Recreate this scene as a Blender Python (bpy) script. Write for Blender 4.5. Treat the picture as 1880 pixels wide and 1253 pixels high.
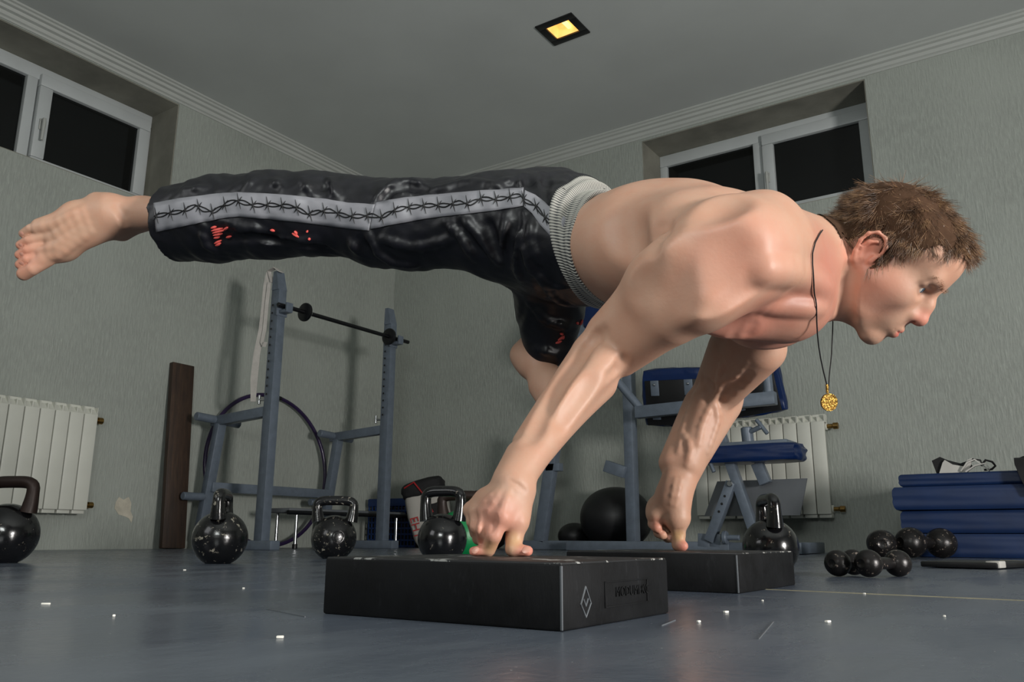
import bpy, bmesh, math, random
import numpy as np
from mathutils import Vector, Matrix, noise as mnoise
from mathutils.bvhtree import BVHTree
random.seed(7); rng = np.random.default_rng(7)
for o in list(bpy.data.objects): bpy.data.objects.remove(o, do_unlink=True)
SC = bpy.context.scene
COL = SC.collection
# ------------------------------------------------------------------ camera
F_PX, PITCH, ROLL, YAW = 1520.5, 13.35, 0.25, 34.07
CAM = np.array([4.629, -5.050, 0.0756]); ROOM_H = 2.97
_p, _r, _y = [math.radians(a) for a in (PITCH, ROLL, YAW)]
FW = np.array([-math.sin(_y)*math.cos(_p), math.cos(_y)*math.cos(_p), math.sin(_p)])
_rt = np.array([math.cos(_y), math.sin(_y), 0.0]); _up = np.cross(_rt, FW)
RT = _rt*math.cos(_r) + _up*math.sin(_r); UP = -_rt*math.sin(_r) + _up*math.cos(_r)
cd = bpy.data.cameras.new('camera'); cam = bpy.data.objects.new('camera', cd); COL.objects.link(cam)
cd.sensor_width = 36.0; cd.lens = F_PX/1880*36; cd.clip_start = 0.01
cam.matrix_world = Matrix(((RT[0], UP[0], -FW[0], CAM[0]), (RT[1], UP[1], -FW[1], CAM[1]), (RT[2], UP[2], -FW[2], CAM[2]), (0, 0, 0, 1)))
SC.camera = cam
def P(px, py, d):
    """point seen at a photo pixel, d metres along the optical axis"""
    return CAM + d*(FW + RT*(px-940)/F_PX - UP*(py-626.5)/F_PX)
def PZ(px, py, z):
    r = P(px, py, 1.0)-CAM; return CAM + r*(z-CAM[2])/r[2]
def px_of(p):
    v = np.asarray(p)-CAM; d = v@FW
    return 940+F_PX*(v@RT)/d, 626.5-F_PX*(v@UP)/d, d
# ------------------------------------------------------------------ world and lights
W = bpy.data.worlds.new('world'); SC.world = W; W.use_nodes = True
W.node_tree.nodes['Background'].inputs[0].default_value = (0.02, 0.022, 0.025, 1)
W.node_tree.nodes['Background'].inputs[1].default_value = 0.3
def area_light(name, loc, target, size, power, color, sizey=None):
    l = bpy.data.lights.new(name, 'AREA'); l.energy = power; l.color = color; l.size = size
    if sizey: l.shape = 'RECTANGLE'; l.size_y = sizey
    o = bpy.data.objects.new(name, l); COL.objects.link(o); o.location = loc
    o.rotation_euler = (Vector(target)-Vector(loc)).to_track_quat('-Z', 'Y').to_euler()
    return o
area_light('softbox_key', (7.85, -4.25, 0.6), (3.6, -3.6, 0.6), 0.7, 188, (1.0, 0.965, 0.93), 0.7)
area_light('softbox_fill', (2.4, -5.6, 1.3), (3.6, -3.6, 0.5), 0.9, 6, (0.97, 0.98, 1.0), 0.9)
area_light('added_ceiling_fill', (4.6, -5.9, 1.2), (3.4, -3.0, 2.97), 0.8, 37, (0.96, 1.0, 0.98), 0.8)  # unseen uplight added to brighten the ceiling and give soft light from above
SC.view_settings.view_transform = 'Standard'; SC.view_settings.look = 'None'
SC.view_settings.exposure = 0.0; SC.view_settings.gamma = 1.0; SC.view_settings.use_curve_mapping = False

# ------------------------------------------------------------------ materials
def srgb(r, g, b):
    f = lambda c: (c/255/12.92) if c/255 <= 0.04045 else ((c/255+0.055)/1.055)**2.4
    return (f(r), f(g), f(b), 1.0)
class NT:
    def __init__(s, name):
        s.m = bpy.data.materials.new(name); s.m.use_nodes = True; s.t = s.m.node_tree; s.b = s.t.nodes['Principled BSDF']
        s.tc = s.t.nodes.new('ShaderNodeTexCoord')
    def n(s, typ, **kw):
        n = s.t.nodes.new('ShaderNode'+typ)
        for k, v in kw.items():
            if k in n.inputs.keys(): n.inputs[k].default_value = v
            else: setattr(n, k, v)
        return n
    def l(s, a, b): s.t.links.new(a, b)
    def coords(s, scale=(1, 1, 1), kind='Object'):
        mp = s.n('Mapping'); mp.inputs['Scale'].default_value = scale; s.l(s.tc.outputs[kind], mp.inputs[0]); return mp.outputs[0]
    def noise(s, scale, detail=4, rough=.55, cs=(1, 1, 1)):
        n = s.n('TexNoise', Scale=scale, Detail=detail, Roughness=rough); s.l(s.coords(cs), n.inputs['Vector']); return n.outputs['Fac']
    def ramp(s, src, stops):
        r = s.n('ValToRGB'); e = r.color_ramp.elements
        while len(e) < len(stops): e.new(.5)
        for el, (p, c) in zip(e, stops): el.position = p; el.color = c if len(c) == 4 else (*c, 1)
        s.l(src, r.inputs[0]); return r.outputs[0]
    def mix(s, f, a, b, mode='MIX'):
        m = s.n('MixRGB', blend_type=mode)
        for i, v in ((0, f), (1, a), (2, b)):
            if hasattr(v, 'links'): s.l(v, m.inputs[i])
            else: m.inputs[i].default_value = v
        return m.outputs[0]
    def math(s, op, a, b=0.0):
        m = s.n('Math', operation=op)
        for i, v in ((0, a), (1, b)):
            if hasattr(v, 'links'): s.l(v, m.inputs[i])
            else: m.inputs[i].default_value = v
        return m.outputs[0]
    def bump(s, h, strength=.3, dist=.01, prev=None):
        b = s.n('Bump', Strength=strength, Distance=dist); s.l(h, b.inputs['Height'])
        if prev is not None: s.l(prev, b.inputs['Normal'])
        s.l(b.outputs[0], s.b.inputs['Normal']); return b.outputs[0]
    def set(s, **kw):
        for k, v in kw.items():
            k = k.replace('_', ' ')
            if hasattr(v, 'links'): s.l(v, s.b.inputs[k])
            else: s.b.inputs[k].default_value = v
        return s.m
MATS = {}
def pm(name, col, rough=.5, metal=0.0, var=.25, scale=12, bump=.15, bscale=60, cs=(1, 1, 1), coat=0.0, wear=None, bdist=.002):
    """plain procedural material: base colour with a little noise, optional worn spots"""
    if name in MATS: return MATS[name]
    t = NT(name); dark = tuple(c*(1-var) for c in col[:3])+(1,); lite = tuple(min(1, c*(1+var)) for c in col[:3])+(1,)
    c = t.ramp(t.noise(scale, cs=cs), [(.3, dark), (.7, lite)])
    if wear:
        wc, wscale, thr = wear
        w = t.ramp(t.noise(wscale, 6, .7), [(thr, (0, 0, 0)), (thr+.03, (1, 1, 1))]); c = t.mix(w, c, wc)
    t.set(Base_Color=c, Roughness=rough, Metallic=metal, Coat_Weight=coat)
    if bump: t.bump(t.noise(bscale, cs=cs), bump, bdist)
    MATS[name] = t.m; return t.m
def m_wall(name, base):
    t = NT(name)
    a = t.noise(80, 5, .6, (1, 1, .2)); b = t.noise(1.3, 3); fl = t.noise(120, 3, .6, (1, 1, .1))
    c = t.ramp(b, [(.3, tuple(x*.86 for x in base[:3])), (.7, tuple(x*1.1 for x in base[:3]))])
    c = t.mix(t.ramp(a, [(.42, (0, 0, 0)), (.72, (1, 1, 1))]), c, tuple(x*1.16 for x in base[:3])+(1,))
    c = t.mix(t.ramp(fl, [(.66, (0, 0, 0)), (.72, (.5, .5, .5))]), c, tuple(min(1, x*1.8) for x in base[:3])+(1,))
    t.set(Base_Color=c, Roughness=.62)
    t.bump(t.mix(.35, a, fl), .75, .008)
    return t.m
def m_floor():
    t = NT('floor_paint')
    big = t.noise(1.1, 4, .6); st = t.noise(7, 5, .65, (1, .35, 1)); fine = t.noise(90, 3)
    c = t.ramp(big, [(.3, srgb(83, 92, 106)), (.55, srgb(100, 107, 116)), (.75, srgb(90, 96, 112))])
    c = t.mix(t.ramp(st, [(.35, (.55, .55, .55)), (.65, (0, 0, 0))]), c, srgb(66, 74, 88))
    sc1 = t.noise(14, 6, .75, (.35, 5, 1)); sc2 = t.noise(9, 6, .8, (6, .5, 1))
    scr = t.math('MAXIMUM', t.ramp(sc1, [(.69, (0, 0, 0)), (.73, (.55, .55, .55))]), t.ramp(sc2, [(.71, (0, 0, 0)), (.75, (.5, .5, .5))]))
    c = t.mix(scr, c, srgb(150, 156, 160))
    sp = t.ramp(t.noise(160, 2), [(.74, (0, 0, 0)), (.77, (.8, .8, .8))]); c = t.mix(sp, c, srgb(185, 188, 186))
    rr = t.ramp(st, [(.3, (.20, .20, .20)), (.7, (.34, .34, .34))])
    t.set(Base_Color=c, Roughness=rr, Specular_IOR_Level=.5)
    t.bump(fine, .12, .003); return t.m
M_WALL = m_wall('textured_wall_paint', srgb(150, 155, 148)); M_FLOOR = m_floor()
M_CEIL = pm('ceiling_paint', srgb(186, 190, 187), .8, var=.05, scale=1.5, bump=.05, bscale=150)
M_REVEAL = pm('reveal_plaster', srgb(132, 131, 120), .8, var=.22, scale=4, bump=.4, bscale=90)
M_TRIM = pm('trim_paint', srgb(172, 175, 170), .55, var=.05, scale=3, bump=.03)
M_UPVC = pm('white_upvc', srgb(185, 190, 190), .35, var=.04, scale=5, bump=0)
M_GLASS = pm('night_glass', srgb(14, 16, 16), .06, var=.2, scale=2, bump=0)
M_RAD = pm('radiator_enamel', srgb(205, 206, 196), .4, var=.04, scale=6, bump=.02)
M_BRASS = pm('aged_brass', srgb(150, 120, 70), .35, 1.0, bump=.05)
M_STEEL = pm('grey_hammer_paint', srgb(98, 108, 120), .38, .1, var=.12, scale=25, bump=.12, bscale=220)
M_CHROME = pm('chrome', srgb(190, 192, 195), .2, 1.0, var=.05, bump=0)
M_BLKMETAL = pm('black_metal', srgb(22, 23, 26), .32, .3, var=.3, bump=.1)
M_BLKPLASTIC = pm('black_plastic', srgb(18, 18, 20), .42, var=.2, bump=.1)
M_RUBBER = NT('black_rubber')
def _rub():
    t = M_RUBBER; a = t.noise(14, 6, .7); b = t.noise(60, 5, .7, (1, 1, .25))
    c = t.ramp(a, [(.35, srgb(7, 7, 8)), (.65, srgb(17, 18, 20))])
    c = t.mix(t.ramp(b, [(.6, (0, 0, 0)), (.78, (.4, .4, .4))]), c, srgb(58, 60, 63))
    t.set(Base_Color=c, Roughness=t.ramp(a, [(.3, (.5, .5, .5)), (.7, (.7, .7, .7))]), Specular_IOR_Level=.22); t.bump(b, .25, .002); return t.m
M_RUBBER = _rub()
M_RUBTOP = pm('chalked_rubber', srgb(24, 25, 27), .5, var=.3, scale=20, wear=(srgb(150, 150, 146), 26, .585), bump=.3)
M_BLUEPAD = pm('blue_vinyl', srgb(5, 32, 76), .36, var=.18, scale=8, bump=.08, bscale=30)
M_BLUEMAT = pm('blue_mat_vinyl', srgb(2, 32, 72), .55, var=.2, scale=6, bump=.3, bscale=7, bdist=.008)
M_BLUENET = pm('blue_plastic_net', srgb(8, 44, 96), .5, var=.2, bump=.3)
M_KETTLE = pm('chipped_black_enamel', srgb(15, 15, 17), .24, .0, var=.3, scale=9, wear=(srgb(150, 145, 132), 60, .60), bump=.35, bscale=26, coat=.3, bdist=.004)
M_KETTLE2 = pm('smooth_black_enamel', srgb(13, 13, 15), .2, .0, var=.3, scale=9, wear=(srgb(130, 122, 110), 70, .64), bump=.25, bscale=20, coat=.4, bdist=.003)
M_GREEN = pm('chipped_green_enamel', srgb(10, 132, 72), .4, .0, var=.12, scale=8, wear=(srgb(22, 40, 30), 22, .64), bump=.2)
M_RUST = pm('rusty_brown_iron', srgb(40, 27, 22), .5, .3, var=.35, scale=10, bump=.3)
M_IRON = pm('worn_black_iron', srgb(28, 26, 26), .34, .35, var=.35, scale=14, wear=(srgb(140, 128, 118), 70, .60), bump=.35, bscale=30, bdist=.003)
M_WOOD = NT('dark_stained_wood')
def _wood():
    t = M_WOOD; g = t.noise(9, 6, .65, (6, 6, .35)); k = t.noise(3, 4, .5, (1, 1, .4))
    c = t.ramp(g, [(.3, srgb(36, 25, 18)), (.6, srgb(70, 50, 35)), (.8, srgb(92, 66, 44))]); c = t.mix(t.ramp(k, [(.45, (.6, .6, .6)), (.62, (0, 0, 0))]), c, srgb(36, 26, 20))
    t.set(Base_Color=c, Roughness=.6); t.bump(g, .4, .003); return t.m
M_WOOD = _wood()
M_PURPLE = pm('dark_purple_plastic', srgb(40, 26, 62), .3, var=.15, bump=.03)
M_STRAP = pm('white_webbing', srgb(176, 172, 166), .8, var=.1, scale=30, bump=.4, bscale=200)
M_WHITEBAG = pm('white_canvas', srgb(168, 165, 158), .7, var=.08, scale=8, bump=.2, bscale=40)
M_RED = pm('red_print', srgb(150, 24, 28), .6, bump=0)
M_GREY = pm('grey_board', srgb(92, 96, 100), .55, var=.12, scale=5, bump=.1)
M_BROWNBAG = pm('dark_brown_leather', srgb(40, 26, 23), .45, var=.3, bump=.35, bscale=25)
M_WHITE = pm('white_leather', srgb(180, 178, 172), .5, var=.08, bump=.1)
M_BLKCLOTH = pm('black_cloth', srgb(16, 16, 18), .8, var=.3, bump=.4, bscale=40)
M_PLASTER = pm('bare_plaster', srgb(188, 182, 166), .85, var=.15, scale=20, bump=.4, bscale=60)
M_CHIP = pm('white_chip', srgb(235, 232, 222), .6, var=.05, bump=0)
M_TAPE = pm('pale_line_paint', srgb(165, 158, 130), .6, var=.25, scale=20, bump=.1)
def m_lamp():
    t = NT('warm_lamp_glow'); n = t.noise(9, 2)
    e = t.ramp(n, [(.35, (1.0, .38, .06)), (.62, (1.0, .72, .25))])
    t.set(Base_Color=(.8, .5, .15, 1), Emission_Color=e, Emission_Strength=.75, Roughness=.3); return t.m
M_LAMP = m_lamp()
# ------------------------------------------------------------------ mesh helpers
class MB:
    def __init__(s): s.v = []; s.f = []
    def add(s, vs, fs):
        o = len(s.v); s.v += [tuple(map(float, v)) for v in vs]; s.f += [tuple(o+i for i in f) for f in fs]; return s
    def box(s, lo, hi, bev=0.0):
        return s.beam(None, None, 0, 0, bev, lo, hi)
    def beam(s, a, b, w=0.05, h=0.05, bev=0.004, lo=None, hi=None, up=(0, 0, 1)):
        """box (axis aligned from lo to hi, or a beam w x h from a to b)"""
        bm = bmesh.new(); bmesh.ops.create_cube(bm, size=1.0)
        if lo is not None:
            lo, hi = Vector(lo), Vector(hi); d = hi-lo; c = (lo+hi)/2
            M = Matrix.Translation(c) @ Matrix.Diagonal((*[abs(x) for x in d], 1)); mind = min(abs(x) for x in d)
        else:
            a, b = Vector(a), Vector(b); z = (b-a); L = z.length; z.normalize(); x = Vector(up).cross(z)
            if x.length < 1e-3: x = Vector((1, 0, 0)).cross(z)
            x.normalize(); y = z.cross(x)
            M = Matrix.Translation((a+b)/2) @ Matrix((x, y, z)).transposed().to_4x4() @ Matrix.Diagonal((w, h, L, 1)); mind = min(w, h, L)
        bmesh.ops.transform(bm, matrix=M, verts=bm.verts)
        if bev > 0: bmesh.ops.bevel(bm, geom=bm.edges[:], offset=min(bev, mind*.45), segments=2, affect='EDGES', profile=.5)
        bm.verts.ensure_lookup_table()
        s.add([v.co for v in bm.verts], [[v.index for v in f.verts] for f in bm.faces]); bm.free(); return s
    def lathe(s, prof, org=(0, 0, 0), axis=(0, 0, 1), n=32, xs=1.0):
        z = Vector(axis).normalized(); x = z.orthogonal().normalized(); y = z.cross(x); o = Vector(org)
        vs = []; fs = []
        for r, h in prof:
            for i in range(n):
                a = 2*math.pi*i/n; vs.append(o+z*h+x*(r*math.cos(a)*xs)+y*(r*math.sin(a)))
        for j in range(len(prof)-1):
            for i in range(n): fs.append((j*n+i, j*n+(i+1) % n, (j+1)*n+(i+1) % n, (j+1)*n+i))
        if prof[0][0] > 1e-5: fs.append(tuple(range(n-1, -1, -1)))
        if prof[-1][0] > 1e-5: fs.append(tuple((len(prof)-1)*n+i for i in range(n)))
        return s.add(vs, fs)
    def cyl(s, a, b, r, r2=None, n=20, bev=.15):
        a, b = Vector(a), Vector(b); L = (b-a).length; r2 = r if r2 is None else r2; e = min(r, r2)*bev
        return s.lathe([(max(r-e, 1e-6), 0), (r, e), (r2, L-e), (max(r2-e, 1e-6), L)], a, b-a, n)
    def tube(s, pts, r, n=10, closed=False, flat=None):
        """sweep; r is a number or list; flat=(w,h) gives an elliptical section"""
        pts = [Vector(p) for p in pts]; m = len(pts); rs = r if hasattr(r, '__len__') else [r]*m
        vs = []; fs = []; ref = None
        for i, p in enumerate(pts):
            t = (pts[(i+1) % m]-pts[i-1]) if closed else (pts[min(i+1, m-1)]-pts[max(i-1, 0)])
            t.normalize()
            if ref is None: ref = t.orthogonal().normalized()
            ref = (ref-t*ref.dot(t)).normalized(); q = t.cross(ref)
            for k in range(n):
                a = 2*math.pi*k/n; w, h = (flat if flat else (1, 1)); vs.append(p+ref*(rs[i]*w*math.cos(a))+q*(rs[i]*h*math.sin(a)))
        for i in range(m if closed else m-1):
            j = (i+1) % m
            for k in range(n): fs.append((i*n+k, i*n+(k+1) % n, j*n+(k+1) % n, j*n+k))
        if not closed: fs.append(tuple(range(n-1, -1, -1))); fs.append(tuple((m-1)*n+k for k in range(n)))
        return s.add(vs, fs)
    def prism(s, outline, z0, z1, M=None):
        """closed outline (x,y) extruded z0..z1 then transformed"""
        n = len(outline); vs = [Vector((x, y, z)) for z in (z0, z1) for x, y in outline]
        if M is not None: vs = [M @ v for v in vs]
        return s.add(vs, [tuple(range(n-1, -1, -1)), tuple(range(n, 2*n))]+[(i, (i+1) % n, n+(i+1) % n, n+i) for i in range(n)])
    def build(s, name, mat, parent=None, smooth=True, sharp=40, loc=None):
        me = bpy.data.meshes.new(name); me.from_pydata(s.v, [], s.f); me.update()
        bm = bmesh.new(); bm.from_mesh(me); bmesh.ops.recalc_face_normals(bm, faces=bm.faces[:]); bm.to_mesh(me); bm.free()
        if smooth:
            me.polygons.foreach_set('use_smooth', [True]*len(me.polygons)); me.set_sharp_from_angle(angle=math.radians(sharp))
        return link(name, me, mat, parent)
def link(name, me, mat, parent=None):
    o = bpy.data.objects.new(name, me); COL.objects.link(o)
    if mat is not None: me.materials.append(mat)
    if parent is not None:
        o.parent = parent; o.matrix_parent_inverse = parent_inv(parent)
    return o
def parent_inv(p):
    M = Matrix.Identity(4); q = p
    while q is not None:
        M = (Matrix.LocRotScale(q.location, q.rotation_euler, q.scale) if q.parent is None else q.matrix_parent_inverse @ Matrix.LocRotScale(q.location, q.rotation_euler, q.scale)) @ M; q = q.parent
    return M.inverted()
def thing(name, label, cat, loc=(0, 0, 0), group=None):
    o = bpy.data.objects.new(name, None); COL.objects.link(o); o.location = loc; o.empty_display_size = .05; return tag(o, label, cat, group)
def tag(o, label, cat, group=None):
    o['label'] = label; o['category'] = cat
    if group: o['group'] = group
    return o
def struct(o, label=None):
    o['kind'] = 'structure'
    if label: o['label'] = label
    return o
def text_mesh(body, size, depth=.001):
    cu = bpy.data.curves.new('lettering', 'FONT'); cu.body = body; cu.size = size; cu.extrude = depth; cu.align_x = 'CENTER'; cu.align_y = 'CENTER'; cu.resolution_u = 3
    o = bpy.data.objects.new('lettering', cu); COL.objects.link(o); dg = bpy.context.evaluated_depsgraph_get(); dg.update()
    me = bpy.data.meshes.new_from_object(o.evaluated_get(dg)); bpy.data.objects.remove(o); bpy.data.curves.remove(cu); return me
# ================================================================== the room
X1, Y1 = 8.2, -7.6      # right and front walls, outside the picture
T = .42                 # wall thickness at the window reveals
OL = (-3.70, -2.157, 2.13, 2.865)    # opening in the left wall: y0, y1, z0, z1
OB = (2.335, 3.845, 2.125, 2.855)    # opening in the back wall: x0, x1, z0, z1
struct(MB().box((-T, Y1-.1, -.08), (X1+.1, T, 0)).build('floor', M_FLOOR, smooth=False), 'glossy blue-grey painted concrete floor with scratches')
def frame_ring(mk, o, zlo, zhi, a0, a1):
    """wall slab as four boxes round an opening; mk(a_lo,a_hi,z_lo,z_hi) gives box corners"""
    m = MB()
    for r in ((a0, o[0], zlo, zhi), (o[1], a1, zlo, zhi), (o[0], o[1], zlo, o[2]), (o[0], o[1], o[3], zhi)): m.box(*mk(*r))
    return m
struct(frame_ring(lambda a, b, c, d: ((-T, a, c), (0, b, d)), OL, 0, ROOM_H, Y1, 0).build('wall_left', M_WALL, smooth=False), 'grey textured wall on the left')
struct(frame_ring(lambda a, b, c, d: ((a, 0, c), (b, T, d)), OB, 0, ROOM_H, -T, X1).build('wall_back', M_WALL, smooth=False), 'grey textured wall on the right of the corner')
struct(MB().box((X1, Y1-.1, 0), (X1+.1, T, ROOM_H)).build('wall_right', M_WALL, smooth=False))
struct(MB().box((-T, Y1-.1, 0), (X1, Y1, ROOM_H)).build('wall_front', M_WALL, smooth=False))
# ceiling with a square hole for the lamp
LX0, LX1, LY0, LY1 = 2.355, 2.575, -1.435, -1.235
m = MB()
for lo, hi in (((-T, Y1-.1), (LX0, T)), ((LX1, Y1-.1), (X1+.1, T)), ((LX0, Y1-.1), (LX1, LY0)), ((LX0, LY1), (LX1, T))):
    m.box((*lo, ROOM_H), (*hi, ROOM_H+.12))
struct(m.build('ceiling', M_CEIL, smooth=False), 'plain grey painted ceiling')
# cornice, stepped profile (distance from wall, below ceiling)
prof = [(0, 0), (.075, 0), (.075, .012), (.062, .016), (.062, .03), (.045, .035), (.04, .052), (.022, .058), (.018, .078), (.006, .084), (.006, .098), (0, .098)]
def cornice(name, f, a, b, label):
    n = len(prof); vs = [f(t, u, ROOM_H-v) for t in (a, b) for u, v in prof]
    o = MB().add(vs, [(i, (i+1) % n, n+(i+1) % n, n+i) for i in range(n)]+[tuple(range(n)), tuple(range(2*n-1, n-1, -1))]).build(name, M_TRIM, smooth=False)
    return struct(o, label)
cornice('trim_1', lambda t, u, z: (u, t, z), Y1, 0, 'pale stepped cornice along the left wall')
cornice('trim_2', lambda t, u, z: (t, -u, z), .0, X1, 'pale stepped cornice along the right-hand wall')
# plaster linings of the two window reveals
def lining(f, o, name, label):
    m = MB(); e = .006; a0, a1, z0, z1 = o
    def slab(alo, ahi, zlo, zhi): 
        p, q = f(alo, .004, zlo), f(ahi, T-.1, zhi); m.box([min(i, j) for i, j in zip(p, q)], [max(i, j) for i, j in zip(p, q)])
    slab(a0, a0+e, z0, z1); slab(a1-e, a1, z0, z1); slab(a0+e, a1-e, z1-e, z1); slab(a0+e, a1-e, z0, z0+e)
    return struct(m.build(name, M_REVEAL, smooth=False), label)
fL = lambda a, dep, z: (-dep, a, z)
fB = lambda a, dep, z: (a, dep, z)
lining(fL, OL, 'trim_3', 'stained plaster lining of the left window recess'); lining(fB, OB, 'trim_4', 'stained plaster lining of the right window recess')
def window(name, f, o, label):
    root = thing(name, label, 'window', f((o[0]+o[1])/2, .30, o[2])); del root['category']; struct(root, label)
    a0, a1, z0, z1 = o[0]+.006, o[1]-.006, o[2]+.006, o[3]-.04
    def bx(alo, ahi, dlo, dhi, zlo, zhi, bev=.006):
        p, q = f(alo, dlo, zlo), f(ahi, dhi, zhi)
        return MB().box([min(i, j) for i, j in zip(p, q)], [max(i, j) for i, j in zip(p, q)], bev)
    fw, mid = .055, (a0+a1)/2
    D0, D1 = .29, .36
    fr = bx(a0, a1, D0, D1, z1-fw, z1+.034); g = bx(a0, a1, D0, D1, z0, z0+fw+.02); fr.add(g.v, g.f)
    for lo, hi in ((a0, a0+fw), (a1-fw, a1)):
        g = bx(lo, hi, D0, D1, z0+fw+.02, z1-fw); fr.add(g.v, g.f)
    fr.build('frame', M_UPVC, root)
    bx(mid-.05, mid+.012, D0-.004, D1, z0+fw, z1-fw).build('mullion', M_UPVC, root)
    # opening sash on the right
    s0, s1, sw = mid+.018, a1-.02, .078
    zz0, zz1 = z0+.05, z1-.02
    sash = bx(s0, s1, D0-.03, D1-.02, zz1-sw, zz1, .008)
    for r in ((s0, s1, zz0, zz0+sw), (s0, s0+sw, zz0+sw, zz1-sw), (s1-sw, s1, zz0+sw, zz1-sw)):
        g = bx(r[0], r[1], D0-.03, D1-.02, r[2], r[3], .008); sash.add(g.v, g.f)
    so = sash.build('sash', M_UPVC, root)
    for lo, hi, dp in ((s0+sw-.01, s1-sw+.01, D0), (a0+fw-.01, mid-.04, D0+.03)):
        bx(lo, hi, dp, dp+.02, z0+fw+.02, z1-fw, 0).build('pane', M_GLASS, so if dp == D0 else root)
    hz = (zz0+zz1)/2-.02; hc = s0+sw*.42
    h = MB(); g = bx(hc-.013, hc+.013, D0-.04, D0-.03, hz-.035, hz+.035, .004); h.add(g.v, g.f)
    h.cyl(f(hc, D0-.03, hz+.02), f(hc, D0-.065, hz+.02), .009); h.tube([f(hc, D0-.065, hz+.03), f(hc, D0-.068, hz), f(hc, D0-.064, hz-.11)], [.010, .011, .008])
    h.build('handle', M_TRIM, so)
window('window_1', fL, OL, 'white double window high in the left wall, above the foot')
window('window_2', fB, OB, 'white double window high in the wall behind the man\'s shoulder')
# flaked patches of paint on the left wall, low behind the kettlebell
def patch(name, parent, cy, cz, pts):
    MB().prism([(a, b) for a, b in pts], 0, .0025, Matrix(((0, 0, 1, 0), (1, 0, 0, cy), (0, 1, 0, cz), (0, 0, 0, 1)))).build(name, M_PLASTER, parent, smooth=False)
wl = bpy.data.objects['wall_left']
patch('paint_flake', wl, -2.235, .235, [(-.055, .03), (-.04, .06), (-.01, .045), (.02, .062), (.04, .03), (.042, -.02), (.06, -.05), (.055, -.085), (.035, -.06), (.01, -.05), (-.03, -.04), (-.06, -.005)])
patch('paint_flake', wl, -1.67, .17, [(-.05, .05), (.0, .07), (.03, .03), (.04, -.03), (.0, -.06), (-.04, -.03)])
# ------------------------------------------------------------------ ceiling lamp
lamp = thing('ceiling_lamp', 'small square recessed ceiling lamp with black rim and warm amber glow', 'lamp', ((LX0+LX1)/2, (LY0+LY1)/2, ROOM_H))
m = MB(); r = .034; z0, z1 = ROOM_H-.008, ROOM_H+.004
for lo, hi in (((LX0-.012, LY0-.012), (LX1+.012, LY0+r)), ((LX0-.012, LY1-r), (LX1+.012, LY1+.012)), ((LX0-.012, LY0+r), (LX0+r, LY1-r)), ((LX1-r, LY0+r), (LX1+.012, LY1-r))):
    m.box((*lo, z0), (*hi, z1), .002)
m.build('rim', M_BLKPLASTIC, lamp)
m = MB(); c = ((LX0+LX1)/2, (LY0+LY1)/2); a, b = (LX1-LX0)/2-r+.003, (LY1-LY0)/2-r+.003
rect = lambda k, z: [(c[0]-a*k, c[1]-b*k, z), (c[0]+a*k, c[1]-b*k, z), (c[0]+a*k, c[1]+b*k, z), (c[0]-a*k, c[1]+b*k, z)]
m.add(rect(1, ROOM_H)+rect(.72, ROOM_H+.06), [(0, 1, 5, 4), (1, 2, 6, 5), (2, 3, 7, 6), (3, 0, 4, 7), (4, 5, 6, 7)])
m.build('reflector', M_LAMP, lamp, smooth=False)
m = MB(); m.cyl((c[0]+.02, c[1]-.03, ROOM_H+.032), (c[0]+.02, c[1]+.045, ROOM_H+.032), .014)
t = NT('lamp_tube_glow'); t.set(Base_Color=(1, .85, .5, 1), Emission_Color=t.ramp(t.noise(6), [(.3, (1, .75, .25)), (.7, (1, .85, .4))]), Emission_Strength=1.3)
m.build('bulb', t.m, lamp)
# ================================================================== gym equipment
def on(ax, val, px, py):
    r = P(px, py, 1.0)-CAM; return CAM + r*(val-CAM[ax])/r[ax]
# ------------------------------------------------------------------ radiators
def section_mesh():
    m = MB(); w = .0375
    m.box((-w, -.008, .02), (w, .012, .545), .004)                     # front plate
    m.box((-w*.92, .012, .0), (w*.92, .075, .03), .004)
    m.box((-w, .03, .555), (w, .082, .592), .008)                      # back header
    m.cyl((-.04, .055, .52), (.04, .055, .52), .022, n=12); m.cyl((-.04, .055, .05), (.04, .055, .05), .022, n=12)
    m.box((-.003, -.002, .03), (.003, .075, .575), 0)                 # middle web
    for sx in (-1, 1): m.box((sx*w-.0015, 0, .54), (sx*w+.0015, .06, .585), 0)
    m.add([(-w, .0, .545), (w, .0, .545), (w, .034, .58), (-w, .034, .58), (-w, .004, .535), (w, .004, .535), (w, .04, .565), (-w, .04, .565)],
          [(0, 1, 2, 3), (7, 6, 5, 4), (0, 4, 5, 1), (1, 5, 6, 2), (2, 6, 7, 3), (3, 7, 4, 0)])
    return m
def radiator(label, org, ang, n, valve_end):
    root = thing('radiator', label, 'radiator', org)
    R = Matrix.Translation(org) @ Matrix.Rotation(ang, 4, 'Z'); me = None
    for i in range(n):
        if me is None:
            o = section_mesh().build('section', M_RAD, root); me = o.data; o.matrix_parent_inverse = Matrix()
        else:
            o = bpy.data.objects.new('section', me); COL.objects.link(o); o.parent = root
        L = Matrix.Rotation(ang, 4, 'Z') @ Matrix.Translation(((i+.5)*.0795, 0, 0)); o.matrix_parent_inverse = Matrix(); o.matrix_local = L
    e = n*.0795
    for z, s in ((.52, 1), (.05, .9)):
        vb = MB()
        p = [R @ Vector((e-.005, .055, z)), R @ Vector((e+.03, .055, z)), R @ Vector((e+.032, .055, z)), R @ Vector((e+.062, .055, z))]
        vb.cyl(p[0], p[1], .013*s); vb.cyl(p[2], p[3], .019*s); vb.cyl(p[1], p[2], .013*s); vb.build('valve', M_BRASS, root)
    for u in (.2, .6):
        br = MB().box((u-.01, .06, .50), (u+.01, .118, .52)); br.v = [tuple(R @ Vector(v)) for v in br.v]; br.build('bracket', M_RAD, root)
    return root
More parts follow.
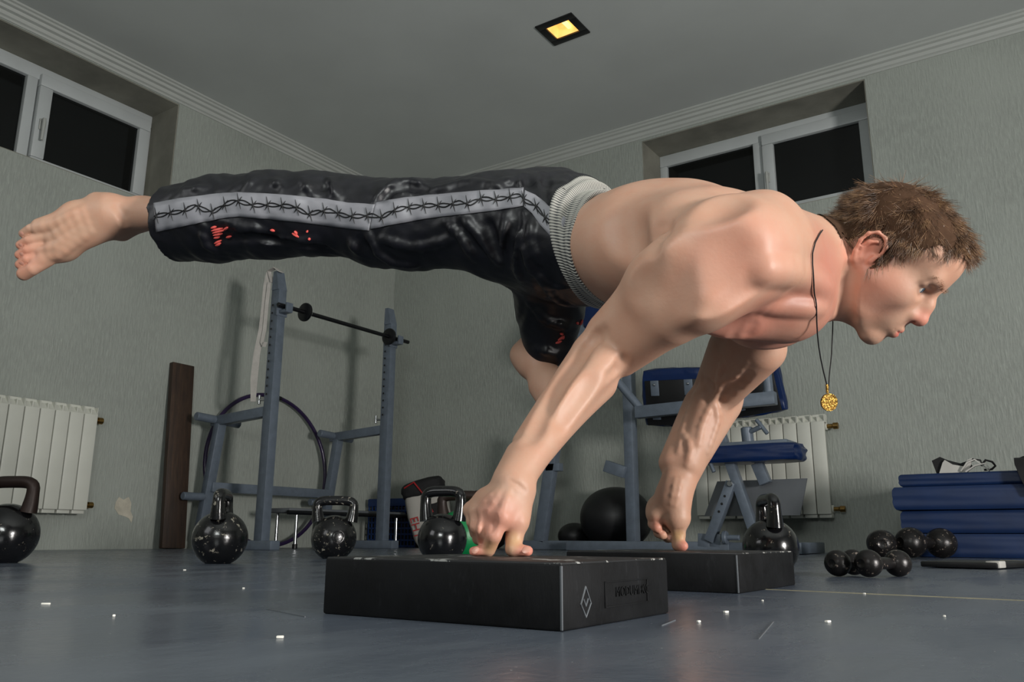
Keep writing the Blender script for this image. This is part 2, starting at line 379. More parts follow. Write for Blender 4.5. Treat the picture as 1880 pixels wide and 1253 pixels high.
radiator('white sectional radiator under the left window, cut by the picture edge', (.12, -2.525-10*.0795, .19), math.pi/2, 10, 1)
radiator('white sectional radiator on the wall behind the weight bench', (2.67, -.12, .19), 0, 10, 1)
# ------------------------------------------------------------------ plank
m = MB(); a = (on(0, .17, 305, 1007)+on(0, .17, 348, 1006))/2; b = (on(0, .025, 318, 667)+on(0, .025, 352, 672))/2
m.beam((.128, a[1]-.01, .003), (.022, b[1], b[2]), .155, .035, .004, up=(1, 0, 0))
tag(m.build('wooden_plank', M_WOOD), 'dark brown wooden plank leaning upright against the left wall', 'plank')
# ------------------------------------------------------------------ squat rack
XP, YN, YF = .70, -1.80, -.79
rack = thing('squat_rack', 'grey steel squat rack with two uprights by the left wall', 'squat rack', (XP, (YN+YF)/2, 0))
for y in (YN, YF):
    u = MB().beam((XP, y, .05), (XP, y, 1.55), .06, .07, .004)
    u.add([(XP-.03, y-.035, 1.548), (XP+.03, y-.035, 1.548), (XP+.03, y+.035, 1.548), (XP-.03, y+.035, 1.548), (XP-.03, y-.03, 1.67), (XP-.002, y-.03, 1.67), (XP-.002, y+.03, 1.67), (XP-.03, y+.03, 1.67)],
          [(0, 1, 2, 3), (4, 5, 6, 7), (0, 1, 5, 4), (1, 2, 6, 5), (2, 3, 7, 6), (3, 0, 4, 7)])
    up_ = u.build('upright', M_STEEL, rack)
    h = MB()
    for k in range(12): h.cyl((XP-.008, y-.0352, .90+k*.05), (XP-.008, y-.037, .90+k*.05), .007, n=10)
    h.build('pin_holes', M_BLKPLASTIC, up_)['kind'] = 'stuff'
    hk = MB().beam((XP+.03, y, 1.405), (XP+.105, y, 1.405), .05, .02, .004); hk.beam((XP+.1, y, 1.40), (XP+.1, y, 1.455), .05, .014, .003); hk.beam((XP+.034, y, 1.38), (XP+.034, y, 1.46), .08, .01, .003)
    hk.build('bar_hook', M_STEEL, up_)
    MB().beam((.13, y, .026), (XP+.12, y, .026), .07, .052, .005, up=(0, 0, 1)).build('base_beam', M_STEEL, rack)
    MB().beam((XP-.03, y, .80), (.17, y, .775), .055, .06, .004).build('safety_arm', M_STEEL, rack)
    MB().beam((.235, y, .76), (.12, y, .05), .05, .06, .004, up=(0, 1, 0)).build('rear_leg', M_STEEL, rack)
    pg = MB().cyl((.21, y-.16, .79), (.21, y+.16, .775), .026)
    pg.build('plate_peg', M_STEEL, rack)
    MB().cyl((.165, y-.17, .31), (.165, y-.02, .31), .024).build('plate_peg', M_STEEL, rack)
    k = MB().cyl((XP-.03, y-.02, .87), (XP-.075, y-.03, .872), .008); k.cyl((XP-.075, y-.03, .845), (XP-.075, y-.03, .90), .009); k.build('locking_knob', M_CHROME, rack)
MB().beam((.19, YN, .37), (.19, YF, .37), .05, .06, .004).build('cross_beam', M_STEEL, rack)
# barbell resting in the hooks
xb, zb = XP+.068, 1.437
bb = thing('barbell', 'thin black barbell with two tiny plates lying across the squat rack', 'barbell', (xb, (YN+YF)/2, zb))
MB().cyl((xb, YN-.06, zb), (xb, YF+.12, zb), .0135).build('bar', M_BLKMETAL, bb)
for y in (YN+.155, YF-.085):
    MB().lathe([(.012, -.012), (.05, -.012), (.058, -.008), (.06, 0), (.058, .008), (.05, .012), (.03, .013), (.028, .02), (.012, .02)], (xb, y, zb), (0, 1, 0), 28).build('weight_plate', M_BLKMETAL, bb)
    MB().cyl((xb, y+.02, zb), (xb, y+.045, zb), .022).build('collar', M_CHROME, bb)
# strap looped over the near upright
st = MB()
def ribbon(m, pts, w, t=.0025, side=(0, 1, 0)):
    pts = [Vector(p) for p in pts]; vs = []; s = Vector(side).normalized()
    for i, p in enumerate(pts):
        tg = (pts[min(i+1, len(pts)-1)]-pts[max(i-1, 0)]).normalized(); n = tg.cross(s).normalized()
        ww = w[i] if hasattr(w, '__len__') else w
        vs += [p-s*ww/2-n*t, p+s*ww/2-n*t, p+s*ww/2+n*t, p-s*ww/2+n*t]
    fs = [(0, 1, 2, 3), tuple(4*(len(pts)-1)+k for k in (3, 2, 1, 0))]
    for i in range(len(pts)-1):
        for k in range(4): fs.append((4*i+k, 4*i+(k+1) % 4, 4*i+4+(k+1) % 4, 4*i+4+k))
    return m.add(vs, fs)
y = YN-.045
ribbon(st, [(.66, y+.02, 1.60), (.645, y, 1.672), (.70, y, 1.685), (.725, y+.03, 1.66)], .03)
ribbon(st, [(.645, y, 1.67), (.625, y, 1.58), (.628, y-.004, 1.45), (.625, y-.006, 1.30), (.60, y-.008, 1.15), (.592, y-.008, 1.0), (.60, y-.008, .86)], [.03, .03, .03, .036, .04, .042, .03], side=(.75, .66, 0))
ribbon(st, [(.65, y+.005, 1.60), (.647, y, 1.45), (.645, y, 1.30), (.632, y-.002, 1.22), (.65, y, 1.195), (.662, y, 1.22)], .022, side=(.75, .66, 0))
tag(st.build('webbing_strap', M_STRAP), 'long white webbing strap hanging from the nearer rack upright', 'strap')
# hoop
pts = [(.088-.05*math.sin(t), -1.27+.51*math.cos(t), .5235+.508*math.sin(t)) for t in np.linspace(0, 2*math.pi, 64, endpoint=False)]
hp = thing('hula_hoop', 'dark purple hula hoop leaning on the wall behind the squat rack', 'hoop', (.138, -1.27, .0))
MB().tube(pts, .0135, 12, closed=True).build('ring', M_PURPLE, hp)
MB().tube([pts[k] for k in (14, 15, 16)], .0145, 12).build('joint_sleeve', M_BLKPLASTIC, hp)
# low bench behind the rack
lb = thing('low_bench', 'low grey bench with thin metal legs standing under the hoop', 'bench', (.42, -.9, 0))
MB().beam((.42, -1.46, .235), (.42, -.36, .235), .22, .03, .01, up=(0, 0, 1)).build('top', M_GREY, lb)
MB().tube([(.53, -1.47, .222), (.53, -.35, .222)], .014).build('front_rail', M_BLKMETAL, lb)
for px, py in ((.51, -1.38), (.33, -1.38), (.51, -.44), (.33, -.44)):
    l = MB().cyl((px, py, .008), (px, py, .225), .0105, n=12).build('leg', M_CHROME, lb); MB().cyl((px, py, 0), (px, py, .03), .016, n=12).build('foot_cap', M_BLKPLASTIC, l)
# blue mesh crate in the corner
cr = thing('mesh_crate', 'dark blue plastic mesh crate on the floor in the corner', 'crate', (max(.30, on(1, -.1, 695, 960)[0]), -.12, 0))
CX0 = cr.location.x-.235; CX1 = CX0+.47; CY0, CY1 = -.26, -.08
MB().box((CX0-.01, CY0-.01, .30), (CX1+.01, CY1+.01, .36), .008).build('rim', M_BLUENET, cr)
n_s = 0
for i in range(15):
    x0 = CX0+i*(CX1-CX0)/14
    m = MB().beam((x0, CY0, .0), (x0, CY0, .302), .01, .006, .001); m.build('slat', M_BLUENET, cr, smooth=False)
for k in range(7):
    MB().box((CX0, CY0-.005, .003+k*.043), (CX1, CY0+.003, .016+k*.043), .001).build('rail', M_BLUENET, cr, smooth=False)
MB().box((CX0, CY0+.01, .0), (CX1, CY1, .29), .006).build('inner_box', M_BLKPLASTIC, cr)
# white bag with red letters and black top
def cushion(w, d, h, bulge=.12, n=10, M=None, ns=.05):
    bm = bmesh.new(); bmesh.ops.create_cube(bm, size=1.0); bmesh.ops.subdivide_edges(bm, edges=bm.edges[:], cuts=n, use_grid_fill=True)
    for v in bm.verts:
        x, y, z = v.co*2
        k = lambda a, b: 1-bulge*(a**4+b**4)*.5
        q = Vector((x*k(y, z), y*k(x, z), z*k(x, y)))
        q += Vector([(mnoise.noise(Vector((x*2.2+i*9, y*2.2, z*2.2))))*ns for i in range(3)])
        v.co = Vector((q.x*w/2, q.y*d/2, q.z*h/2))
        if M is not None: v.co = M @ v.co
    bm.verts.ensure_lookup_table(); m = MB().add([v.co for v in bm.verts], [[v.index for v in f.verts] for f in bm.faces]); bm.free(); return m
bx_ = on(1, -.34, 790, 930)[0]; lx_ = on(1, -.25, 858, 945)[0]
wb = thing('duffel_bag', 'white and black bag with red letters propped beside the rack', 'bag', (bx_, -.36, 0))
Rb = Matrix.Translation((bx_, -.34, .235)) @ Matrix.Rotation(.55, 4, 'Z') @ Matrix.Rotation(-.28, 4, 'Y')
cushion(.30, .22, .45, .25, M=Rb).build('body', M_WHITEBAG, wb)
cushion(.31, .235, .13, .3, M=Rb @ Matrix.Translation((0, 0, .19))).build('top_flap', M_BLKCLOTH, wb)
cushion(.15, .03, .12, .3, M=Rb @ Matrix.Translation((.06, -.105, .0))).build('pocket', M_BLKCLOTH, wb)
MB().tube([Rb @ Vector(p) for p in [(-.12, -.10, .22), (-.04, -.125, .24), (.0, -.13, .15), (.04, -.13, .0)]], .006).build('cord', M_RED, wb)
tm = text_mesh('EHT', .085, .0015); tm.transform(Rb @ Matrix.Translation((-.105, -.117, -.07)) @ Matrix.Rotation(math.pi/2, 4, 'X') @ Matrix.Rotation(-math.pi/2, 4, 'Z')); link('lettering', tm, M_RED, wb)
tag(cushion(.34, .26, .40, .35, M=Matrix.Translation((lx_+.14, -.24, .195)) @ Matrix.Rotation(.5, 4, 'Z')).build('leather_bag', M_BROWNBAG), 'dark brown leather bag on the floor behind the green kettlebell', 'bag')
# ------------------------------------------------------------------ kettlebells
def kettlebell(px, pyb, r, H, rot, mat, label, num=None, hmat=None, z=0.0, hw=1.0, nrot=0.0):
    b = PZ(px, pyb, z); v = b-CAM; v[2] = 0; v /= np.linalg.norm(v); c = b+v*r*.45; c[2] = z
    root = thing('kettlebell', label, 'kettlebell', tuple(c), 'kettlebells'); hz = r*.9
    prof = [(1e-6, 0)]+[(math.cos(a)*r, hz+math.sin(a)*r) for a in np.linspace(-math.asin(.9)+.0, math.pi/2-.05, 26)]+[(1e-6, hz+r)]
    MB().lathe(prof, c, (0, 0, 1), 48).build('body', mat, root, sharp=60)
    top = H-.014; wd = r*.78*hw; z0 = hz+r*.72
    ax = Vector((math.cos(rot), math.sin(rot), 0)); pts = []; rs = []
    hr = .017 if r > .07 else .0145
    for k in range(25):
        t = k/24*2-1; s = abs(t)
        x = wd*(1.0 if s > .62 else math.sin(s/.62*math.pi/2)**.8)*(1 if t > 0 else -1)
        if s > .62: u = (s-.62)/.38; zz = top-(top-z0)*(.25+.75*u)
        else: zz = top-(top-z0)*.25*(1-math.cos(s/.62*math.pi/2))**1.6
        if s > .62: x *= (1-.10*((s-.62)/.38)**2)
        pts.append(Vector(c)+ax*x+Vector((0, 0, zz))); rs.append(hr*(1+.35*max(0, s-.7)/.3))
    MB().tube(pts, rs, 14).build('handle', hmat or mat, root, sharp=80)
    if num:
        a = math.atan2(CAM[1]-c[1], CAM[0]-c[0])+nrot; d = Vector((math.cos(a), math.sin(a), .0)).normalized(); rt = Vector((-math.sin(a), math.cos(a), 0)); u = Vector((0, 0, 1))
        ctr = Vector(c)+Vector((0, 0, hz+.004))
        def proj(x, y, e): q = (d*r+rt*x+u*y).normalized(); return ctr+q*(r+e)
        ring = [proj(.021*math.cos(t), .021*math.sin(t), .0005) for t in np.linspace(0, 2*math.pi, 28, endpoint=False)]
        MB().tube(ring, .0022, 8, closed=True).build('emblem_ring', mat, root)
        tm = text_mesh(num, .026, .002)
        for vv in tm.vertices: vv.co = proj(vv.co.x, vv.co.y, vv.co.z+.0002)
        link('weight_number', tm, mat, root)
    return root
kettlebell(3, 1035, .086, .238, .45, M_KETTLE2, 'largest black kettlebell, cut by the left picture edge before the radiator', '16', M_RUST, nrot=-.42)
kettlebell(400, 1036, .077, .207, 2.3, M_KETTLE, 'chipped black kettlebell with handle seen edge-on, in front of the squat rack')
kettlebell(611, 1027, .079, .215, .62, M_KETTLE, 'black kettlebell numbered 15 with broad handle, in front of the low bench', '15', hw=1.04, nrot=.18)
kettlebell(811, 1033, .078, .232, .25, M_KETTLE2, 'black kettlebell with pitted side standing right in front of the green one')
kettlebell(846, 1030, .088, .228, .5, M_GREEN, 'green kettlebell with brown handle beside the man\'s near hand', hmat=M_RUST)
kettlebell(1418, 1053, .063, .178, 2.15, M_KETTLE2, 'small glossy black kettlebell behind the far rubber block')
# ------------------------------------------------------------------ rubber blocks
def block(x0, x1, y0, y1, h, label, plate):
    root = thing('rubber_block', label, 'block', ((x0+x1)/2, (y0+y1)/2, 0), 'rubber blocks under the hands')
    MB().box((x0, y0, 0), (x1, y1, h-.0012), .0025).build('body', M_RUBBER, root)
    MB().box((x0+.001, y0+.001, h-.004), (x1-.001, y1-.001, h), .0015).build('chalky_top', M_RUBTOP, root)
    MB().box((x1-.0015, y0-.0006, .001), (x1+.0006, y0+.0012, h-.003), .0004).build('corner_trim', M_GREY, root)
    if plate:
        p = MB(); xx = x1+.0004; ya, yb, za, zb = y0+.075, y0+.165, .014, .037
        for lo, hi in (((ya, za), (yb, za+.0012)), ((ya, zb-.0012), (yb, zb)), ((ya, za), (ya+.0014, zb)), ((yb-.0014, za), (yb, zb))): p.box((x1-.001, lo[0], lo[1]), (xx+.0008, hi[0], hi[1]), .0003)
        p.build('embossed_frame', M_RUBBER, root)
        tm = text_mesh('MODUMEKC', .0125, .0007); tm.transform(Matrix.Translation((xx, (ya+yb)/2+.012, (za+zb)/2+.001)) @ Matrix(((0, 0, 1, 0), (1, 0, 0, 0), (0, 1, 0, 0), (0, 0, 0, 1)))); link('embossed_lettering', tm, M_RUBBER, root)
        q = MB(); yy = y0+.04
        q.tube([(xx, yy-.009, .02), (xx, yy, .034), (xx, yy+.009, .02), (xx, yy, .009)], .0009, 6, closed=True); q.tube([(xx, yy-.004, .024), (xx, yy, .018), (xx, yy+.004, .024)], .0008, 6)
        q.build('embossed_mark', M_GREY, root)
    return root
HB = .0555
block(3.982, 4.262, -4.432, -4.215, HB, 'black rubber block with embossed side plate under the near hand', True)
block(3.937, 4.216, -3.870, -3.590, HB, 'black rubber block farther from the camera, under the far hand', False)
# ------------------------------------------------------------------ exercise ball
tag(MB().lathe([(1e-6, 0)]+[(.228*math.cos(a)**.92, .195+.195*math.sin(a)) for a in np.linspace(-1.5, 1.5, 40)]+[(1e-6, .39)], (2.18, -.245, .001), (0, 0, 1), 48).build('exercise_ball', M_BLKPLASTIC), 'large black exercise ball on the floor beside the steel upright', 'ball')
tag(MB().lathe([(1e-6, 0)]+[(.11*math.cos(a), .085+.085*math.sin(a)) for a in np.linspace(-1.5, 1.5, 24)]+[(1e-6, .17)], (1.85, -.2, .001), (0, 0, 1), 32).build('medicine_ball', M_BLKPLASTIC), 'small dark ball half hidden behind the slanted steel leg', 'ball')
# ------------------------------------------------------------------ tall stand
ts = thing('training_stand', 'grey steel training stand with tall post and slanted leg behind the near forearm', 'training stand', (2.41, -.55, 0))
MB().beam((2.42, -.50, .05), (2.42, -.50, 1.50), .07, .06, .004).build('post', M_STEEL, ts)
MB().beam((1.52, -.50, .03), (2.50, -.50, .03), .06, .055, .004).build('base_beam', M_STEEL, ts)
lg = MB().beam((1.775, -.50, .05), (1.90, -.50, .76), .075, .06, .004, up=(0, 1, 0)).build('slanted_leg', M_STEEL, ts)
MB().beam((1.83, -.50, .51), (1.93, -.50, .51), .06, .05, .004).build('leg_stub', M_STEEL, lg)
MB().beam((2.27, -.54, .50), (2.40, -.54, .455), .05, .07, .004).build('bracket', M_STEEL, ts)
MB().beam((2.12, -.54, 1.36), (2.44, -.54, 1.36), .05, .05, .004).build('top_arm', M_STEEL, ts)
MB().cyl((2.16, -.60, 1.33), (2.16, -.52, 1.33), .105, n=36).build('grey_roller', M_STEEL, ts)
cushion(.22, .10, .16, .2, M=Matrix.Translation((2.27, -.57, 1.43))).build('blue_pad', M_BLUEPAD, ts)
# ------------------------------------------------------------------ weight bench
YB = -.62
be = thing('weight_bench', 'grey steel weight bench with blue padded boards behind the far arm', 'weight bench', (3.0, YB, 0))
MB().beam((2.05, YB, .03), (3.05, YB, .03), .07, .055, .004).build('base_beam', M_STEEL, be)
MB().beam((3.03, YB, .032), (3.44, YB, .032), .06, .045, .004).build('base_extension', M_STEEL, be)
MB().beam((3.45, YB-.22, .03), (3.45, YB+.22, .03), .06, .055, .004).build('base_foot', M_STEEL, be)
l1 = MB().beam((2.945, YB-.03, .06), (3.085, YB-.03, .37), .052, .052, .003, up=(0, 1, 0)).build('front_leg', M_STEEL, be)
h = MB()
for k in range(3): c = Vector((2.945, YB-.057, .06)).lerp(Vector((3.085, YB-.057, .37)), .5+.13*k); h.cyl(c, c+Vector((0, -.002, 0)), .007, n=10)
h.build('pin_holes', M_BLKPLASTIC, l1)['kind'] = 'stuff'
for sx in (-.034, .034): MB().beam((2.94+sx, YB-.03, .03), (2.945+sx, YB-.03, .10), .012, .06, .003).build('hinge_lug', M_STEEL, be)
MB().beam((3.20, YB, .05), (3.03, YB, .62), .05, .055, .003, up=(0, 1, 0)).build('rear_leg', M_STEEL, be)
MB().beam((3.045, YB, .58), (2.985, YB, .78), .05, .05, .003, up=(0, 1, 0)).build('telescopic_post', M_STEEL, be)
MB().cyl((3.085, YB-.07, .36), (3.085, YB+.02, .36), .016).build('pivot_bolt', M_CHROME, be)
MB().cyl((3.04, YB-.06, .08), (3.12, YB-.06, .08), .014).cyl((3.03, YB-.06, .08), (3.055, YB-.06, .08), .035).build('roller', M_STEEL, be)
# seat
cushion(.55, .24, .095, .12, M=Matrix.Translation((3.185, YB+.02, .517))).build('seat_pad', M_BLUEPAD, be)
MB().box((3.02, YB-.09, .558), (3.41, YB+.11, .578), .004).build('seat_plate', M_STEEL, be)
MB().beam((3.21, YB+.03, .47), (3.25, YB+.03, .36), .06, .05, .003, up=(0, 1, 0)).build('seat_post', M_STEEL, be)
k = MB().cyl((3.185, YB-.02, .57), (3.18, YB-.02, .66), .032); k.cyl((3.19, YB-.03, .63), (3.27, YB-.05, .655), .013); k.cyl((3.245, YB-.05, .695), (3.30, YB-.05, .615), .011); k.build('clamp_handle', M_STEEL, be)
k = MB().cyl((3.03, YB-.03, .53), (2.97, YB-.06, .48), .013); k.cyl((2.965, YB-.06, .52), (3.0, YB-.06, .425), .011); k.lathe([(1e-6, -.02), (.02, -.01), (.022, 0), (.02, .01), (1e-6, .02)], (3.0, YB-.045, .53), (1, -.5, -.5), 14); k.build('locking_handle', M_STEEL, be)
# foot plate, a tapered board
c0 = [(2.96, .385), (3.45, .385), (3.40, .195), (2.875, .195)]
MB().prism(c0, 0, .012, Matrix(((1, 0, 0, 0), (0, 0, -1, YB+.10), (0, 1, 0, 0), (0, 0, 0, 1)))).build('foot_plate', M_GREY, be, smooth=False)
# cross beam with pads
MB().beam((2.55, YB-.06, .785), (3.36, YB-.06, .80), .06, .07, .005).build('cross_beam', M_STEEL, be)
MB().cyl((2.575, YB-.06, .81), (2.405, YB-.10, 1.03), .024).build('grip', M_STEEL, be)
MB().cyl((3.325, YB-.06, .82), (3.318, YB-.06, 1.02), .026).build('grip', M_STEEL, be)
for x0, x1, tz, zc in ((2.56, 2.92, -.06, .86), (3.06, 3.35, .10, .885)):
    R = Matrix.Translation(((x0+x1)/2, YB+.04, zc)) @ Matrix.Rotation(tz*-1, 4, 'Y') @ Matrix.Rotation(.22, 4, 'X')
    cushion(x1-x0+.03, .07, .34, .1, M=R @ Matrix.Translation((0, .03, .012))).build('arm_pad', M_BLUEPAD, be)
    bx = MB().box((-(x1-x0)/2+.012, -.014, -.148), ((x1-x0)/2-.012, .004, .115), .003); bx.v = [tuple(R @ Vector(v)) for v in bx.v]; bd = bx.build('backing_board', M_BLKPLASTIC, be)
    for ox in (-.29, .29):
        for oz in (-1, 1):
            q = MB().box((ox*(x1-x0)-.026, -.02, oz*.07-.045), (ox*(x1-x0)+.026, -.013, oz*.07+.045), .003); q.v = [tuple(R @ Vector(v)) for v in q.v]; q.build('mounting_tab', M_STEEL, bd)
            q = MB().lathe([(1e-6, .008), (.006, .006), (.009, 0)], (ox*(x1-x0), -.02, oz*.09), (0, -1, 0), 12); q.v = [tuple(R @ Vector(v)) for v in q.v]; q.build('bolt', M_CHROME, bd)
# ------------------------------------------------------------------ ball dumbbells
def dumbbell(c1, c2, r, mat, label, rh=.012):
    c1, c2 = Vector(c1), Vector(c2); root = thing('dumbbell', label, 'dumbbell', tuple((c1+c2)/2-Vector((0, 0, r))), 'ball dumbbells on the floor')
    ax = (c2-c1).normalized()
    for c, s in ((c1, -1), (c2, 1)):
        MB().lathe([(1e-6, -r*.98)]+[(r*math.cos(a), r*math.sin(a)) for a in np.linspace(-1.35, 1.2, 22)]+[(r*.32, r*.95), (r*.30, r*.93), (1e-6, r*.93)], c, ax*s, 32).build('ball', mat, root, sharp=50)
    MB().tube([c1+ax*r*.8, c1.lerp(c2, .4), c1.lerp(c2, .6), c2-ax*r*.8], [rh*1.1, rh*1.2, rh*1.2, rh*1.1], 14).build('handle', mat, root)
def fl(px, py, r): 
    p = PZ(px, py, 0.0); v = p-CAM; v[2] = 0; v /= np.linalg.norm(v); p = p+v*r*.35; p[2] = r+.0005; return p
a, b, c = fl(1540, 1060, .0265), fl(1597, 1062, .0275), fl(1650, 1060, .0265)
vv = np.array([-.02, .115, 0]); 
dumbbell(a, b+np.array([-.045, .075, 0]), .0265, M_IRON, 'small chipped ball dumbbell at the left end of the row, pointing away')
dumbbell(b, c+np.array([.0, .005, 0]), .0272, M_IRON, 'small worn ball dumbbell lying sideways in front of the other dumbbells', .010)
d3 = fl(1675, 1026, .062); d4 = fl(1728, 1026, .060)
dumbbell(d3, d4+np.array([.0, .05, 0]), .061, M_IRON, 'big black ball dumbbell lying against the blue mats', .02)
d5 = fl(1622, 1026, .056)
dumbbell(d5, d3+np.array([-.14, .13, -.005]), .056, M_IRON, 'black ball dumbbell nearest the radiator, left of the big one', .018)
# ------------------------------------------------------------------ mats
zc = 0.0
for i, (dx, dy, th, lab) in enumerate(((.03, 0, .100, 'bottom blue gym mat of the stack, on the floor'), (-.005, .02, .099, 'second blue gym mat from the bottom of the stack'), (-.035, .0, .103, 'third blue gym mat of the stack, sticking out furthest left'), (.005, .03, .058, 'topmost thin blue gym mat under the strappy bundle'))):
    cx0, cy0 = 3.955+dx, -.98+dy
    o = tag(cushion(1.30, .98, th-.002, .03, 14, ns=.008, M=Matrix.Translation((cx0+.65, cy0+.47, zc+th/2)) @ Matrix.Rotation([.015, -.01, .012, -.02][i], 4, 'Z')).build('gym_mat', M_BLUEMAT), lab, 'mat', 'stacked blue gym mats')
    zc += th
# strappy bundle and black cloth on the mats
sb = thing('strap_bundle', 'crumpled black and white straps with a loop on the blue mats', 'straps', (4.25, -.8, zc))
def loop(pts, w, mat, nm, side): ribbon(MB(), pts, w, .003, side).build(nm, mat, sb)
q0 = on(1, -.80, 1765, 858); X = q0[0]; Z = zc+.003
rb_ = lambda L: [(X+a, -.80+b, Z+c) for a, b, c in L]
MB().prism([(-.115, .062), (-.08, .078), (-.05, .062), (0, .045), (.03, .055), (.045, .03), (.01, .0), (-.10, 0)], -.06, .0, Matrix(((1, 0, 0, X), (0, 0, 1, -.76), (0, 1, 0, Z), (0, 0, 0, 1)))).build('black_fold', M_BLKCLOTH, sb, smooth=False)
MB().prism([(-.088, .004), (-.07, .05), (-.06, .062), (-.03, .04), (.012, .03), (.03, .058), (.05, .066), (.04, .03), (.02, .003)], -.012, .0, Matrix(((1, 0, 0, X), (0, 0, 1, -.822), (0, 1, 0, Z), (0, 0, 0, 1)))).build('white_panel', M_WHITE, sb, smooth=False)
loop(rb_([(.0, -.03, .008), (.03, -.04, .045), (.06, -.03, .058), (.09, -.03, .03), (.11, -.03, .006)]), .03, M_WHITE, 'white_strap', (0, 1, 0))
loop(rb_([(.02, -.05, .004), (.06, -.05, .03), (.10, -.05, .038), (.115, -.05, .012)]), .02, M_WHITE, 'white_strap', (0, 1, 0))
loop(rb_([(.03, -.02, .03), (.05, -.02, .062), (.08, -.02, .055), (.085, -.02, .03)]), .025, M_BLKCLOTH, 'black_strap', (0, 1, 0))
MB().tube(rb_([(.08, -.02, .03), (.10, -.02, .055), (.125, -.02, .046), (.135, -.02, .028), (.12, -.02, .014), (.09, -.02, .012)]), .005).build('elastic_loop', M_BLKCLOTH, sb)
q1 = on(1, -.99, 1885, 870)
q1 = q1-np.array([.035, 0, 0])
gm = thing('black_garment', 'x', 'garment', (q1[0]+.06, -.95, zc))
cushion(.15, .12, .062, .5, M=Matrix.Translation((q1[0]+.07, -.88, zc+.034))).build('bundle', M_BLKCLOTH, gm)
ribbon(MB(), [(q1[0]+.06, -.90, zc+.05), (q1[0]+.06, -.96, zc+.045), (q1[0]+.062, -1.005, zc+.022), (q1[0]+.065, -1.028, zc-.03), (q1[0]+.07, -1.03, zc-.11)], [.10, .13, .13, .11, .07], .006, (1, 0, 0)).build('hanging_flap', M_BLKCLOTH, gm)
tag(gm, 'crumpled black garment hanging over the mats at the right picture edge', 'garment')
# flat black board and pale stick on the floor
e0, e1 = PZ(1690, 1043, 0), PZ(1832, 1047, 0)
bo = thing('floor_board', 'thin flat black board lying on the floor before the mats', 'board', tuple((e0+e1)/2))
u = (e1-e0); u /= np.linalg.norm(u); n_ = np.array([-u[1], u[0], 0])
MB().beam(e0+n_*.15+np.array([0, 0, .010]), e1+n_*.15+np.array([0, 0, .010]), .30, .015, .004, up=(0, 0, 1)).build('board', M_BLKPLASTIC, bo)
MB().beam(e1-u*.03+n_*.03+np.array([0, 0, .0125]), e1+u*.004+n_*.03+np.array([0, 0, .0125]), .05, .018, .003).build('white_tip', M_WHITE, bo)
s0, s1 = PZ(1838, 1040, .0), PZ(1990, 1046, .0)
tag(MB().cyl(s0+np.array([0, 0, .009]), s1+np.array([0, 0, .009]), .0085).build('wooden_stick', M_TAPE), 'pale thin stick lying on the floor at the right picture edge', 'stick')
# painted line on the floor, paint chips
flo = bpy.data.objects['floor']
def strip(a, b, w, mat, name, parent):
    u = b-a; u /= np.linalg.norm(u); n = np.array([-u[1], u[0], 0])*w/2; h = np.array([0, 0, .0008])
    MB().add([a-n, b-n, b+n, a+n, a-n+h, b-n+h, b+n+h, a+n+h], [(4, 5, 6, 7), (0, 1, 5, 4), (1, 2, 6, 5), (2, 3, 7, 6), (3, 0, 4, 7)]).build(name, mat, parent, smooth=False)
strip(PZ(1402, 1083, 0), PZ(2000, 1109, 0), .0035, M_TAPE, 'painted_line', flo)
for x0, y0, x1_, y1_ in ((1393, 1175, 1420, 1143), (490, 1120, 560, 1134), (1215, 1150, 1240, 1140), (1360, 1095, 1440, 1099)): strip(PZ(x0, y0, 0), PZ(x1_, y1_, 0), .0007, M_GREY, 'scratch', flo)
for i, (px, py, s, where) in enumerate(((84, 1111, .011, 'near the left picture edge'), (514, 1173, .006, 'left of the near rubber block'), (339, 1048, .007, 'in front of the chipped kettlebell'), (447, 1082, .004, 'halfway between chipped kettlebell and near block'), (209, 1133, .003, 'to the right of the leftmost chip'), (1333, 1126, .006, 'just right of the near rubber block'), (1283, 1144, .004, 'nearest to the near rubber block'), (1520, 1144, .007, 'lying alone in the open floor at right'), (1400, 1105, .002, 'next to the far rubber block'), (1587, 1092, .003, 'on the pale painted floor line'), (1734, 1134, .002, 'near the right picture edge'))):
    p = PZ(px, py, 0); a = .6+.1*i; u = Vector((math.cos(a), math.sin(a), 0))
    tag(MB().beam(Vector(p)-u*s*.45+Vector((0, 0, .0011)), Vector(p)+u*s*.45+Vector((0, 0, .0011)), .0025+.001*(i % 2), .002, .0006).build('paint_chip', M_CHIP), 'tiny white chip on the floor '+where, 'chip', 'white chips on the floor')
